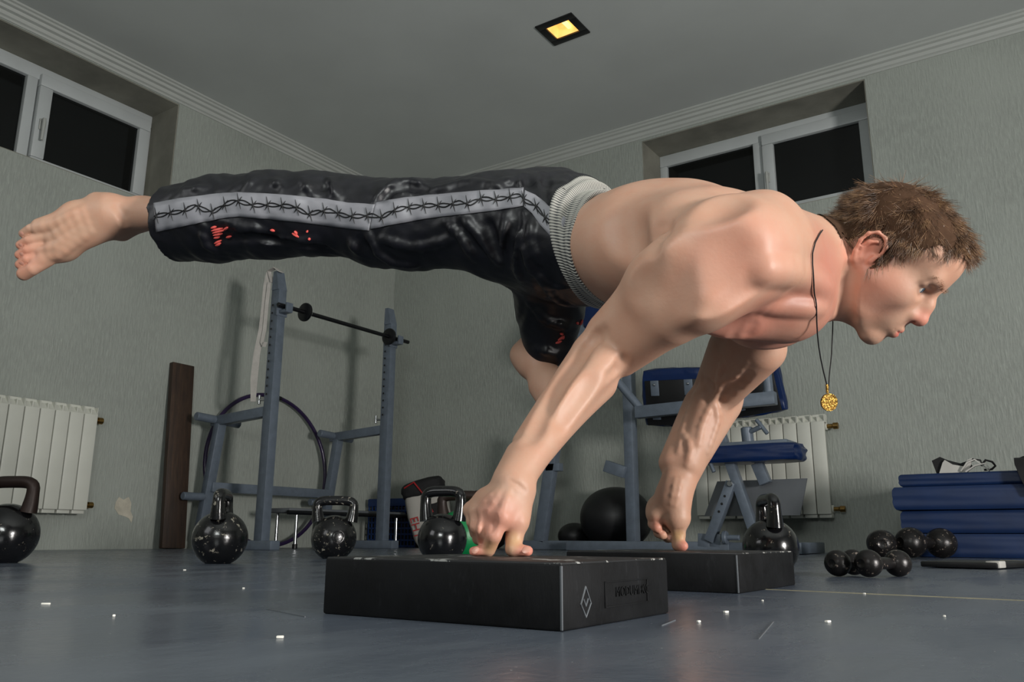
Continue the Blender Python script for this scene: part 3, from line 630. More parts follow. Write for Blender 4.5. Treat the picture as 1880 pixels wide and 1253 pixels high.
# ================================================================== the man: signed-distance modelling
class SDF:
    """smooth unions of tapered capsules and ellipsoids, meshed with surface nets"""
    def __init__(s): s.pr = []
    def cone(s, a, b, r1, r2=None, k=.01, sub=False, u=None, h1=None, h2=None, rn=None):
        a, b = np.array(a, float), np.array(b, float); r2 = r1 if r2 is None else r2
        if np.linalg.norm(b-a) < 1e-6: b = b+np.array([1e-5, 0, 0])
        d = dict(t='c', a=a, b=b, r1=r1, r2=r2, k=k, sub=sub, u=None)
        if u is not None:
            n = (b-a)/np.linalg.norm(b-a); u = np.array(u, float); u = u-n*(u@n); u /= np.linalg.norm(u)
            d.update(u=u, v=np.cross(n, u), n=n, h1=h1, h2=h1 if h2 is None else h2, rn=rn)
        R = max(r1, r2, h1 or 0, h2 or 0)+k; d['lo'] = np.minimum(a, b)-R; d['hi'] = np.maximum(a, b)+R
        s.pr.append(d); return s
    def ell(s, c, axes, r, k=.01, sub=False):
        """ellipsoid; axes = rows of unit vectors"""
        A = np.array(axes, float); A[0] /= np.linalg.norm(A[0]); A[1] -= A[0]*(A[1]@A[0]); A[1] /= np.linalg.norm(A[1]); A[2] = np.cross(A[0], A[1]); c = np.array(c, float); R = max(r)+k
        s.pr.append(dict(t='e', c=c, A=A, r=np.array(r, float), k=k, sub=sub, lo=c-R, hi=c+R)); return s
    def cut(s, a, n, R, k=.002):
        """remove everything on the n side of a plane, within R of a"""
        a = np.array(a, float); s.pr.append(dict(t='p', a=a, n=-NOM(n), k=k, sub=True, lo=a-R, hi=a+R, R=R)); return s
    def sph(s, c, r, k=.01, sub=False): return s.cone(c, c, r, r, k, sub)
    def poly(s, pts, rs, k=.01, sub=False):
        for i in range(len(pts)-1): s.cone(pts[i], pts[i+1], rs[i], rs[i+1], k, sub)
        return s
    @staticmethod
    def dist(d, p):
        if d['t'] == 'e':
            q = (p-d['c'])@d['A'].T; k0 = np.sqrt(((q/d['r'])**2).sum(-1)); k1 = np.sqrt(((q/d['r']**2)**2).sum(-1))+1e-9; return k0*(k0-1)/k1
        if d['t'] == 'p': return np.maximum(-((p-d['a'])@d['n'])*-1, np.linalg.norm(p-d['a'], axis=-1)-d['R'])
        ab = d['b']-d['a']; t = np.clip(((p-d['a'])@ab)/(ab@ab), 0, 1); q = p-d['a']-t[..., None]*ab; w = d['r1']+t*(d['r2']-d['r1'])
        if d['u'] is None: return np.sqrt((q*q).sum(-1))-w
        h = d['h1']+t*(d['h2']-d['h1']); rn = np.minimum(w, h) if d['rn'] is None else d['rn']
        x, y, z = q@d['u'], q@d['v'], q@d['n']
        k0 = np.sqrt((x/w)**2+(y/h)**2+(z/rn)**2); k1 = np.sqrt((x/w**2)**2+(y/h**2)**2+(z/rn**2)**2)+1e-9
        return k0*(k0-1)/k1
    @staticmethod
    def comb(v, d, pr):
        k = pr['k']
        if pr['sub']:
            d = -d; hh = np.maximum(k-np.abs(v-d), 0)/k; return np.maximum(v, d)+hh*hh*k*.25
        hh = np.maximum(k-np.abs(v-d), 0)/k; return np.minimum(v, d)-hh*hh*k*.25
    def at(s, p):
        p = np.atleast_2d(p); v = np.full(len(p), 1.0)
        for pr in s.pr: v = s.comb(v, s.dist(pr, p), pr)
        return v
    def prep(s, h=.005):
        p, q = s.mesh(h, smooth=1); s.tree = BVHTree.FromPolygons(p.tolist(), q.tolist()); return s
    def trace(s, px, py):
        """first hit of the camera rays through photo pixels: points, normals, hit flags"""
        Ps, Ns, ok = [], [], []
        for x, y in zip(np.atleast_1d(px), np.atleast_1d(py)):
            r = Vector(P(x, y, 1.0)-CAM).normalized(); h = s.tree.ray_cast(Vector(CAM), r)
            ok.append(h[0] is not None); Ps.append(h[0] if ok[-1] else (0, 0, 0)); n = h[1] if ok[-1] else Vector((0, 0, 1)); Ns.append(n if n.dot(r) < 0 else -n)
        return np.array(Ps, float), np.array(Ns, float), np.array(ok)
    def mesh(s, h, disp=None, smooth=1):
        n = 8; B = n*h; lo = np.min([p['lo'] for p in s.pr if not p['sub']], 0)-.02; hi = np.max([p['hi'] for p in s.pr if not p['sub']], 0)+.02
        nb = np.ceil((hi-lo)/B).astype(int); ii = np.stack(np.meshgrid(*[np.arange(k) for k in nb], indexing='ij'), -1).reshape(-1, 3)
        ctr = lo+(ii+.5)*B; v = np.full(len(ctr), 1.0)
        for pr in s.pr:
            m = np.all((ctr > pr['lo']-2*B) & (ctr < pr['hi']+2*B), 1)
            if m.any(): v[m] = s.comb(v[m], s.dist(pr, ctr[m]), pr)
        act = ii[np.abs(v) < B*1.8]; org = lo+act*B
        g = np.stack(np.meshgrid(*[np.arange(n+1)]*3, indexing='ij'), -1).reshape(-1, 3)*h
        V = np.full((len(act), (n+1)**3), 1.0); oc = org+B/2
        for pr in s.pr:
            m = np.where(np.all((oc > pr['lo']-B*.6-pr['k']) & (oc < pr['hi']+B*.6+pr['k']), 1))[0]
            if len(m): V[m] = s.comb(V[m], s.dist(pr, org[m][:, None, :]+g[None]), pr)
        if disp is not None:
            V = V+disp((org[:, None, :]+g[None]).reshape(-1, 3)).reshape(V.shape)
        V = V.reshape(-1, n+1, n+1, n+1); D = nb*n+2
        key = lambda c: (c[..., 0].astype(np.int64)*D[1]+c[..., 1])*D[2]+c[..., 2]
        cnt = np.zeros(V[:, :n, :n, :n].shape); acc = np.zeros(cnt.shape+(3,))
        cs = [(i, j, k) for i in (0, 1) for j in (0, 1) for k in (0, 1)]
        for c in cs:
            for ax in range(3):
                if c[ax]: continue
                e = list(c); e[ax] = 1
                va = V[:, c[0]:c[0]+n, c[1]:c[1]+n, c[2]:c[2]+n]; vb = V[:, e[0]:e[0]+n, e[1]:e[1]+n, e[2]:e[2]+n]
                x = (va < 0) != (vb < 0); t = np.where(x, va/np.where(x, va-vb, 1), 0)
                for q in range(3): acc[..., q] += np.where(x, c[q]+(t if q == ax else 0), 0)
                cnt += x
        bi, i, j, k = np.where(cnt > 0); cell = act[bi]*n+np.stack([i, j, k], -1)
        pos = lo+(cell+acc[bi, i, j, k]/cnt[bi, i, j, k][:, None])*h; ids = key(cell); od = np.argsort(ids); ids, pos = ids[od], pos[od]
        quads = []
        for ax in range(3):
            e = [0, 0, 0]; e[ax] = 1
            va = V[:, :n, :n, :n]; vb = V[:, e[0]:e[0]+n, e[1]:e[1]+n, e[2]:e[2]+n]
            bi, i, j, k = np.where((va < 0) != (vb < 0)); c = act[bi]*n+np.stack([i, j, k], -1); inside = va[bi, i, j, k] < 0
            o1, o2 = np.zeros(3, int), np.zeros(3, int); o1[(ax+1) % 3] = 1; o2[(ax+2) % 3] = 1
            idx = []; good = np.ones(len(c), bool)
            for o in (0*o1, o1, o1+o2, o2):
                kk = key(c-o); w = np.clip(np.searchsorted(ids, kk), 0, len(ids)-1); good &= ids[w] == kk; idx.append(w)
            q = np.stack(idx, -1); q[inside] = q[inside][:, ::-1]; quads.append(q[good])
        Q = np.concatenate(quads)[:, ::-1]
        for _ in range(smooth):
            A = np.zeros_like(pos); C = np.zeros(len(pos))
            for a_, b_ in ((0, 1), (1, 2), (2, 3), (3, 0)):
                for x_, y_ in ((a_, b_), (b_, a_)): np.add.at(A, Q[:, x_], pos[Q[:, y_]]); np.add.at(C, Q[:, x_], 1)
            ok = C > 0; pos[ok] = pos[ok]*.45+.55*A[ok]/C[ok][:, None]
        return pos, Q
def np_mesh(name, pos, Q, mat, parent=None):
    me = bpy.data.meshes.new(name); me.vertices.add(len(pos)); me.vertices.foreach_set('co', pos.astype(np.float32).ravel())
    me.loops.add(Q.size); me.loops.foreach_set('vertex_index', Q.astype(np.int32).ravel()); me.polygons.add(len(Q))
    me.polygons.foreach_set('loop_start', np.arange(len(Q), dtype=np.int32)*4); me.update(calc_edges=True); me.validate()
    me.polygons.foreach_set('use_smooth', [True]*len(me.polygons)); me.update()
    return link(name, me, mat, parent)
def vc(x, y, z):
    """camera-space direction (right, down, away) to world"""
    return RT*x-UP*y+FW*z
NOM = lambda v: np.array(v)/np.linalg.norm(v)
S_SH = NOM(vc(.38, .02, .92)); S_W = NOM(vc(.50, 0, .866))           # across the shoulders / across the waist, towards the far side
VU = np.array([0, 0, 1.0])
# ------------------------------------------------------------------ head frame
HS = .91
HF = NOM(vc(.56, .727, -.40)); HU = vc(.645, -.686, -.34); HU = NOM(HU-HF*(HU@HF)); HR = np.cross(HF, HU)
HO = CAM+vc(.514, -.111, 1.17)
def hd(x, y, z): return HO+HS*(HR*x+HF*y+HU*z)/1000
HA = [HR, HF, HU]
hr = lambda *r: [HS*v/1000 for v in r]
B = SDF()
# ------------------------------------------------------------------ trunk (back up, chest down)
C_pel = P(985, 430, 1.47); C_wst = P(1100, 460, 1.385); C_rib = P(1215, 462, 1.27); C_chs = P(1320, 470, 1.18); C_nck = P(1425, 450, 1.15)
B.cone(C_pel, C_wst, .140, .132, .02, u=S_W, h1=.090, h2=.079)
B.cone(C_wst, C_rib, .132, .148, .03, u=S_W, h1=.079, h2=.096)
B.cone(C_rib, C_chs, .146, .146, .03, u=S_SH, h1=.098, h2=.094)
SHN = P(1330, 468, 1.0); SHF = P(1392, 560, 1.33)                   # shoulder joints, near and far
B.cone(P(1350, 462, 1.03), P(1378, 490, 1.31), .052, .055, .04)       # girdle
B.cone(C_chs+VU*.0, P(1400, 462, 1.16), .09, .06, .04, u=S_SH, h1=.075, h2=.055)
# upper back and scapulae
B.ell(P(1285, 402, 1.30), [S_SH, vc(.8, 0, -.6), VU], (.085, .10, .043), .04)
B.ell(P(1378, 428, 1.06), [S_SH, vc(.8, .25, -.3), VU], (.055, .070, .035), .03)
# neck and trapezius
NK = hd(0, -32, -22)
B.cone(P(1400, 482, 1.16), NK-HR*.004, .068, .046, .03, u=HR, h1=.068, h2=.050)
B.cone(P(1400, 428, 1.10), hd(20, -56, -24), .034, .028, .03); B.cone(P(1385, 420, 1.27), hd(-20, -56, -24), .036, .028, .03)
B.cone(P(1415, 505, 1.085), hd(36, -20, -30), .014, .015, .02)         # sternomastoid
B.cone(P(1440, 548, 1.12), hd(34, 0, -50), .016, .014, .02)
B.cone(P(1470, 552, 1.15), hd(6, 34, -66), .026, .020, .025)         # throat
B.cone(P(1398, 486, 1.03), P(1452, 505, 1.125), .018, .016, .03); B.sph(P(1418, 470, 1.105), .050, .04); B.cone(P(1385, 465, 1.045), P(1465, 492, 1.125), .043, .038, .055); B.sph(P(1432, 562, 1.16), .04, .05)   # clavicle and hollows
# pectorals
B.ell(P(1330, 566, 1.06), [vc(.72, .1, .45), vc(.1, .9, -.3), vc(0, .4, -.8)], (.074, .040, .034), .02)
B.ell(P(1400, 582, 1.19), [vc(.75, .0, .45), vc(.1, .9, -.2), vc(0, .4, -.8)], (.080, .048, .040), .014)
B.cone(P(1442, 560, 1.20), P(1405, 588, 1.30), .044, .042, .03)
B.ell(P(1426, 558, 1.105), [vc(.9, .1, .3), vc(0, .9, -.3), vc(0, .4, -.8)], (.066, .044, .045), .045); B.sph(P(1440, 555, 1.10), .030, .05)
# lats and flank on the near side
B.cone(P(1165, 452, 1.29), P(1250, 430, 1.11), .046, .046, .035)
B.cone(P(1100, 432, 1.36), P(1260, 408, 1.22), .048, .050, .04)       # erectors near
B.cone(P(1130, 428, 1.43), P(1275, 402, 1.36), .048, .052, .04)
# ------------------------------------------------------------------ near arm
ELN = P(1100, 655, 1.105); WRN = P(941, 884, .935)
B.cone(SHN, P(1225, 545, 1.03), .050, .046, .02); B.cone(P(1235, 538, 1.03), ELN, .045, .033, .012)
B.cone(P(1350, 456, 1.005), P(1288, 508, .978), .045, .044, .06)       # deltoid side head
B.cone(P(1366, 482, 1.03), P(1280, 540, .998), .038, .030, .05)      # deltoid front head
B.cone(P(1300, 455, 1.03), P(1215, 515, 1.025), .042, .034, .04); B.sph(P(1408, 398, 1.06), .024, .045)      # deltoid rear head
B.cone(P(1205, 530, 1.045), P(1118, 608, 1.09), .034, .024, .025)      # triceps, upper contour
B.cone(P(1225, 590, 1.02), P(1140, 655, 1.075), .032, .026, .018)     # biceps, lower contour
# forearm
B.cone(ELN, WRN, .032, .0205, .012)
B.cone(P(1086, 652, 1.085), P(965, 815, .99), .0265, .016, .012)      # brachioradialis / extensor ridge, upper contour
B.cone(P(1092, 700, 1.07), P(990, 812, .985), .0295, .019, .010)      # flexor mass, lower contour
B.cone(P(1110, 665, 1.055), P(1030, 760, 1.0), .024, .018, .008)
B.cone(P(960, 840, .965), P(938, 892, .93), .021, .021, .01, u=vc(.85, .5, .1), h1=.016)
# ------------------------------------------------------------------ far arm
ELF = P(1318, 730, 1.50); WRF = P(1238, 905, 1.40)
B.cone(SHF, ELF, .050, .040, .02); B.cone(P(1395, 640, 1.36), P(1330, 712, 1.44), .043, .036, .014)
B.cone(P(1345, 640, 1.42), P(1310, 715, 1.50), .040, .034, .014)
B.cone(ELF, WRF, .040, .026, .014)
B.cone(P(1305, 740, 1.455), P(1262, 850, 1.41), .034, .024, .012); B.cone(P(1288, 745, 1.49), P(1235, 850, 1.42), .033, .024, .012)
B.cone(P(1328, 745, 1.48), P(1285, 820, 1.43), .03, .024, .012)
B.cone(P(1245, 885, 1.40), P(1236, 918, 1.392), .028, .026, .01, u=vc(1, .1, .1), h1=.02)
# ------------------------------------------------------------------ head
B.ell(hd(0, -6, 50), HA, hr(72, 92, 72), .02)
B.ell(hd(0, 52, 58), HA, hr(58, 42, 46), .03)
B.ell(hd(0, 44, -18), HA, hr(56, 48, 62), .03)
B.cone(hd(-36, 80, 37), hd(36, 80, 37), .0125*HS, .0125*HS, .014)
for s_ in (1, -1):
    B.ell(hd(43*s_, 55, -10), HA, hr(17, 24, 17), .03)                # cheekbone
    B.cone(hd(52*s_, 8, -60), hd(16*s_, 72, -80), .0165*HS, .014*HS, .010)  # jaw
    B.cone(hd(55*s_, 4, -20), hd(53*s_, 7, -60), .017*HS, .0165*HS, .010); B.cone(hd(48*s_, 30, -20), hd(40*s_, 40, -58), .020*HS, .018*HS, .03)
    B.ell(hd(33*s_, 87, 17), HA, hr(15, 9, 10), .010, True)           # eye socket
    B.ell(hd(32*s_, 72, 17), HA, hr(14.2, 14.2, 13.6), .004)          # lids
    B.cone(hd(32*s_-13*s_, 85.5, 26), hd(32*s_+15*s_, 78, 24), .0045*HS, .004*HS, .005)
    B.ell(hd(33*s_, 88, 15.5), HA, hr(13.5, 9, 4.3), .0025, True)       # lid opening
    B.cone(hd(8*s_, 94, -4), hd(12*s_, 97, -18), .006*HS, .0078*HS, .007)   # nostril wing
B.ell(hd(0, 76, -45), HA, hr(33, 24, 28), .02)
B.ell(hd(0, 40, -50), HA, hr(46, 42, 38), .012)
B.ell(hd(0, 80, -81), HA, hr(19, 13, 14), .014)
B.poly([hd(0, 88, 24), hd(0, 99, 6), hd(0, 107.5, -14)], [.0075*HS, .0085*HS, .0098*HS], .010)
B.sph(hd(0, 107.5, -16), .0105*HS, .005)
for s_ in (1, -1): B.ell(hd(6.5*s_, 103, -25), HA, hr(3, 5, 3.2), .003, True)
# lips
for s_ in (1, -1):
    B.cone(hd(21*s_, 88, -50.5), hd(3*s_, 100.5, -46), .0032*HS, .0046*HS, .006)
    B.cone(hd(20*s_, 87.5, -53), hd(2*s_, 98.5, -56.5), .003*HS, .0058*HS, .006)
    B.cone(hd(23*s_, 89.5, -51), hd(0, 104.5, -50.6), .0009*HS, .0012*HS, .003, True)
# ears: rim, antihelix, lobe, bowl
for s_ in (1, -1):
    B.ell(hd(73*s_, -6, 2), [NOM(HR*s_+HF*.35), HF-HR*.35*s_, HU], hr(5, 15, 27), .005)
    e = [(71, 12, 10), (76, 10, 24), (80, 0, 33), (84, -13, 32), (86, -21, 22), (85, -22, 8), (81, -17, -8), (76, -8, -20), (73, 0, -25)]
    B.poly([hd(x*s_, y, z) for x, y, z in e], [.0028*HS]*7+[.005*HS, .0052*HS], .003)
    B.poly([hd(80*s_, -4, 22), hd(82*s_, -12, 14), hd(80*s_, -13, 2), hd(76*s_, -6, -10)], [.0028*HS]*4, .003)
    B.ell(hd(82*s_, -3, 2), HA, hr(7, 7, 11), .003, True)
    B.cone(hd(74*s_, 9, 4), hd(74*s_, 8, -5), .0042*HS, .0042*HS, .004)
# ------------------------------------------------------------------ hands
def finger(pts, rs, k=.005):
    for i in range(len(pts)-1): B.cone(pts[i], pts[i+1], rs[i], rs[i+1], k)
def Zc(px, d, r):
    p = P(px, 1010, d); p[2] = HB+r; return p
# near hand: thumb and first finger stand on the block, the others are folded under
mcp = [P(921, 949, .905), P(897, 943, .915), P(878, 941, .93), P(866, 937, .945)]
for q, w in zip(mcp, (.0125, .012, .0115, .0105)): B.cone(P(942, 893, .932), q, .0145, w, .010)
for a, b in ((0, 1), (1, 2), (2, 3)): B.cone((mcp[a]*.65+WRN*.35), (mcp[b]*.65+WRN*.35), .013, .013, .008)
finger([mcp[0], P(906, 984, .898), Zc(898, .905, .0072)], [.0102, .0088, .0074], .0025)
B.cone(Zc(897, .905, .0066), Zc(869, .906, .0052), .0080, .0070, .003, u=FW, h1=.0064, h2=.005)
finger([mcp[1], P(888, 972, .904), P(889, 995, .918), P(900, 994, .935)], [.0098, .0086, .0076, .0068], .0015)
finger([mcp[2], P(876, 967, .915), P(879, 989, .927), P(890, 988, .94)], [.0094, .0082, .0074, .0066], .0015)
finger([mcp[3], P(868, 958, .93), P(873, 979, .94), P(884, 978, .952)], [.0084, .0074, .0066, .006], .0015)
for q in mcp[:3]: B.sph(q-FW*.0035, .0095, .004)
B.cone(P(955, 905, .935), P(950, 960, .915), .0165, .0125, .012)
finger([P(950, 958, .915), P(944, 990, .91), Zc(941, .90, .0080)], [.0122, .0092, .0082], .004)
B.cone(Zc(942, .90, .0074), Zc(969, .896, .0058), .0090, .0080, .003, u=FW, h1=.0074, h2=.0056)
B.cone(P(925, 940, .92), P(948, 950, .93), .010, .011, .014)          # web
# far hand: fist seen from the palm side, standing on the thumb
B.cone(WRF, P(1243, 950, 1.385), .025, .023, .014); B.cone(P(1226, 918, 1.40), P(1207, 945, 1.40), .022, .019, .010)
B.cone(P(1212, 935, 1.42), P(1235, 960, 1.42), .024, .022, .014)
finger([P(1243, 952, 1.383), P(1246, 984, 1.38), Zc(1245, 1.375, .009), Zc(1251, 1.37, .008), Zc(1256, 1.366, .0074)], [.0185, .0102, .0090, .0078, .0070], .006)
finger([P(1206, 952, 1.41), P(1200, 962, 1.40), P(1206, 969, 1.385)], [.011, .0098, .0092], .002)
finger([P(1214, 965, 1.405), P(1210, 978, 1.40), P(1216, 982, 1.386)], [.0105, .0095, .0085], .002)
finger([P(1228, 972, 1.405), P(1226, 987, 1.40), P(1230, 988, 1.386)], [.0100, .009, .0078], .002)
# ------------------------------------------------------------------ legs and feet
HPN = P(985, 425, 1.42); KNN = P(625, 398, 1.52); AKN = P(262, 392, 1.665)
B.cone(HPN, KNN, .062, .046, .03); B.cone(KNN, AKN, .050, .031, .03)
HPF = P(1010, 450, 1.52); KNF = P(1018, 590, 1.60); AKF = P(978, 655, 1.60)
B.cone(HPF, KNF, .060, .045, .03); B.cone(KNF, AKF, .045, .033, .02)
B.cone(P(958, 652, 1.605), P(975, 668, 1.59), .022, .026, .02); B.cone(AKF, P(1025, 735, 1.53), .030, .026, .02)
fv = NOM(P(1025, 735, 1.53)-AKF); fl_ = NOM(np.cross(fv, FW)); fb = P(1025, 735, 1.53)
B.cone(P(1005, 705, 1.56), fb+fv*.02, .036, .034, .02, u=fl_, h1=.026, h2=.016)
for i in range(5): finger([fb+fv*.02+fl_*(i-2)*.0155, fb+fv*(.072-.006*abs(i-1))+fl_*(i-2)*.0165], [.0105, .0085+(.003 if i == 0 else 0)], .002)
# near foot: seen from above, toes pointing left
B.cone(AKN, P(205, 392, 1.66), .030, .034, .02); B.cone(P(252, 405, 1.685), P(225, 425, 1.69), .024, .020, .02)
B.sph(P(178, 372, 1.665), .020, .016); B.sph(P(222, 402, 1.64), .017, .012)
B.cone(P(200, 388, 1.66), P(75, 418, 1.645), .034, .019, .02); B.cone(P(205, 405, 1.66), P(85, 470, 1.65), .034, .020, .02)
B.cone(P(140, 395, 1.66), P(120, 455, 1.66), .028, .026, .02)
fx = [((82, 412), (56, 420), (44, 429), .0098), ((82, 432), (52, 441), (38, 450), .0094), ((82, 450), (50, 459), (36, 468), .0094), ((82, 466), (50, 476), (37, 486), .0098), ((88, 478), (60, 494), (44, 503), .0138)]
for i, (a, b, c, r) in enumerate(fx):
    finger([P(*a, 1.645), P(*b, 1.636), P(*c, 1.642)], [r*.95, r*.93, r*.98], .0012)
# ------------------------------------------------------------------ detail strokes drawn on the surface
def stroke(S, pts, r, amt, k=.006, ridge=False, n=None):
    """ridge or groove along photo pixels, laid on the traced surface"""
    pts = np.array(pts, float); seg = np.linalg.norm(np.diff(pts, axis=0), axis=1); L = np.r_[0, np.cumsum(seg)]; m = n or max(3, int(L[-1]/14)+1); u = np.linspace(0, L[-1], m)
    p, nn, ok = S.trace(np.interp(u, L, pts[:, 0]), np.interp(u, L, pts[:, 1]))
    tp = np.sin(np.pi*np.clip(np.linspace(.06, .94, m), 0, 1))**.5
    c = p+nn*((amt*tp-r*1.0)[:, None] if ridge else (r-amt*tp)[:, None])
    S.pend = getattr(S, 'pend', [])
    for i in range(m-1):
        if ok[i] and ok[i+1] and np.linalg.norm(p[i+1]-p[i]) < .06: S.pend.append((c[i], c[i+1], r, k, not ridge))
def flush(S):
    for a, b, r, k, sub in S.pend: S.cone(a, b, r, r, k, sub)
    S.pend = []
G = lambda pts, r=.010, a=.004, k=.010: stroke(B, pts, r, a, k)
V = lambda pts, r=.003, a=.0013, k=.004: stroke(B, pts, r, a, k, True)
U = lambda pts, r=.012, a=.004, k=.012: stroke(B, pts, r, a, k, True)
B.prep()
# shoulder, chest, neck
G([(1262, 566), (1310, 566), (1345, 550), (1380, 532), (1402, 506)], .010, .0035); G([(1200, 490), (1182, 515), (1168, 540)], .014, .0025, .02)
pass
U([(1406, 566), (1460, 566), (1510, 568)], .008, .003)
U([(1400, 498), (1450, 502), (1495, 515), (1525, 530)], .012, .0035, .016); G([(1276, 622), (1320, 614), (1360, 600)], .014, .004, .02)
for x, y in ((1318, 636), (1342, 632), (1366, 626)): G([(x, y), (x+16, y-24)], .007, .002, .01)
G([(1300, 445), (1255, 500), (1220, 545)], .03, .0015, .04); G([(1295, 388), (1325, 374), (1350, 366)], .02, .004, .025); G([(1345, 455), (1325, 515)], .03, .001, .04)
# face lines
G([(1562, 493), (1553, 530), (1552, 568), (1560, 598)], .009, .006, .009)
# back and flank
G([(1148, 405), (1156, 440), (1172, 470)], .026, .005, .03); G([(1212, 420), (1208, 440), (1200, 462)], .008, .0025, .01); G([(1226, 415), (1222, 432)], .007, .002, .01)
# near arm
G([(1063, 664), (1075, 640), (1090, 622), (1106, 610)], .007, .005); G([(1063, 664), (1032, 702), (998, 760), (975, 806)], .008, .0022, .012); G([(1085, 700), (1060, 735), (1030, 775)], .010, .0018, .014)
G([(1120, 690), (1135, 678), (1142, 662)], .005, .003); 
G([(938, 884), (955, 893), (964, 903)], .002, .0012, .002)
# knuckles and tendons of the near hand
for a, b in (((921, 940), (934, 900)), ((897, 935), (922, 898)), ((879, 934), (912, 900))): stroke(B, [a, b], .003, .0016, .004, True)
G([(888, 944), (887, 968), (886, 985)], .003, .003, .003); G([(909, 950), (903, 975)], .003, .003, .003); G([(871, 944), (872, 965)], .003, .0025, .003)
# far arm
G([(1302, 728), (1320, 735), (1338, 725)], .007, .003); G([(1290, 700), (1315, 722), (1350, 712), (1372, 690)], .008, .0035)
for v in ([(1325, 700), (1310, 735), (1288, 780), (1282, 815)], [(1370, 665), (1352, 690), (1318, 700)], [(1310, 735), (1320, 770), (1300, 830)], [(1265, 750), (1252, 790), (1245, 830)], [(1345, 650), (1325, 672), (1318, 700)], [(1250, 790), (1268, 820), (1262, 855)]): V(v, .0042, .0018, .006)
for v in ([(1240, 880), (1232, 925)], [(1250, 880), (1240, 928)]): stroke(B, v, .004, .002, .004, True)
for y_ in (975, 980, 985): G([(1238, y_), (1252, y_-3)], .002, .001, .002)
# foot tendons, ankle
for v in ([(150, 385), (90, 415), (62, 420)], [(155, 398), (95, 436), (60, 441)], [(160, 412), (100, 455), (60, 460)], [(165, 425), (105, 470), (62, 478)]): stroke(B, v, .006, .0012, .01, True)
G([(230, 412), (225, 395), (215, 380)], .006, .002)
flush(B)
# ------------------------------------------------------------------ build the body
def m_skin():
    t = NT('skin'); n = t.noise(28, 4); f = t.noise(190, 3); at = t.n('Attribute', attribute_name='tint').outputs['Color']
    c = t.mix(t.ramp(n, [(.35, (0, 0, 0)), (.7, (.35, .35, .35))]), at, (1.0, .72, .62, 1), 'MULTIPLY')
    t.set(Base_Color=c, Roughness=.5, Subsurface_Weight=.12, Subsurface_Scale=.01, Specular_IOR_Level=.36)
    t.b.inputs['Subsurface Radius'].default_value = (1.0, .35, .2)
    t.bump(t.mix(.4, f, n), .16, .002); return t.m
M_SKIN = m_skin()
man = thing('person', 'shirtless man in black satin pants balancing on his fingertips above two rubber blocks', 'person', tuple(PZ(930, 1022, HB)))
import time; _t = time.time()
pos, Q = B.mesh(.0021)
body = np_mesh('body', pos, Q, M_SKIN, man)
bm = bmesh.new(); bm.from_mesh(body.data); bd_ = [e for e in bm.edges if e.is_boundary]
if bd_:
    for f in bmesh.ops.holes_fill(bm, edges=bd_, sides=60)['faces']: f.smooth = True
    bm.to_mesh(body.data)
bm.free()
print('body', len(pos), time.time()-_t)
base = np.array(srgb(184, 146, 124)[:3]); tint = np.tile(base, (len(pos), 1))
def blot(c, r, col, w=1.0):
    d = np.linalg.norm(pos-np.array(c), axis=1)/r; k = (w*np.clip(1-d*d, 0, 1))[:, None]; tint[:] = tint*(1-k)+np.array(srgb(*col)[:3])*k
PINK, RED, YEL = (190, 126, 108), (164, 92, 80), (190, 156, 108)
blot(hd(50, 40, -25), .05, (186, 122, 104), .55); blot(hd(0, 108, -16), .022, (205, 125, 108), .7); blot(hd(80, -8, 5), .04, (208, 128, 108), .6); blot(hd(0, 85, 70), .06, (200, 152, 126), .6)
blot(hd(0, 101, -52), .0105, (200, 96, 88), 1.0)
for q_, r_, c_, w_ in ((P(1470, 510, 1.09), .085, RED, .72), (P(1420, 545, 1.12), .075, RED, .68), (P(1370, 585, 1.05), .085, RED, .6), (P(1440, 590, 1.15), .085, RED, .6), (P(1380, 470, .95), .08, (192, 134, 114), .5), (P(1300, 500, .94), .07, (188, 132, 110), .4),
                       (P(910, 955, .90), .035, (196, 132, 116), .6), (P(868, 1012, .9), .018, (206, 128, 112), .8), (P(970, 1012, .89), .018, (206, 128, 112), .8), (P(942, 995, .9), .014, YEL, .6), (P(900, 1005, .895), .012, YEL, .5), (P(1246, 985, 1.37), .014, YEL, .7), (P(1256, 1005, 1.365), .014, (206, 128, 112), .8), (P(1205, 968, 1.38), .02, (200, 130, 112), .6),
                       (P(48, 470, 1.64), .05, (214, 140, 116), .6), (P(130, 420, 1.63), .10, (194, 156, 130), .5)): blot(q_, r_, c_, w_)
ca = body.data.color_attributes.new('tint', 'FLOAT_COLOR', 'POINT'); ca.data.foreach_set('color', np.c_[tint, np.ones(len(tint))].astype(np.float32).ravel())
# ------------------------------------------------------------------ satin pants
AXW = np.cross(S_W, VU); AXW = NOM(AXW-VU*.0); AXW = AXW if AXW@(C_wst-C_pel) > 0 else -AXW
T_ = SDF()
leg = [(240, 420, 1.69, .073), (300, 415, 1.655, .073), (400, 402, 1.61, .081), (500, 395, 1.565, .080), (580, 393, 1.53, .0745), (640, 396, 1.515, .070), (700, 411, 1.50, .077), (760, 413, 1.475, .078), (830, 410, 1.45, .0755), (900, 412, 1.42, .083), (965, 415, 1.40, .089)]
for a, b in zip(leg[:-1], leg[1:]): T_.cone(P(*a[:3]), P(*b[:3]), a[3], b[3], .02)
T_.cone(C_pel, P(1060, 448, 1.41), .160, .151, .03, u=S_W, h1=.104, h2=.098); T_.cone(P(1060, 448, 1.41), P(1118, 458, 1.366), .156, .153, .02, u=S_W, h1=.097, h2=.089)
T_.sph(P(1015, 398, 1.45), .084, .03); T_.sph(P(1048, 400, 1.55), .085, .03)
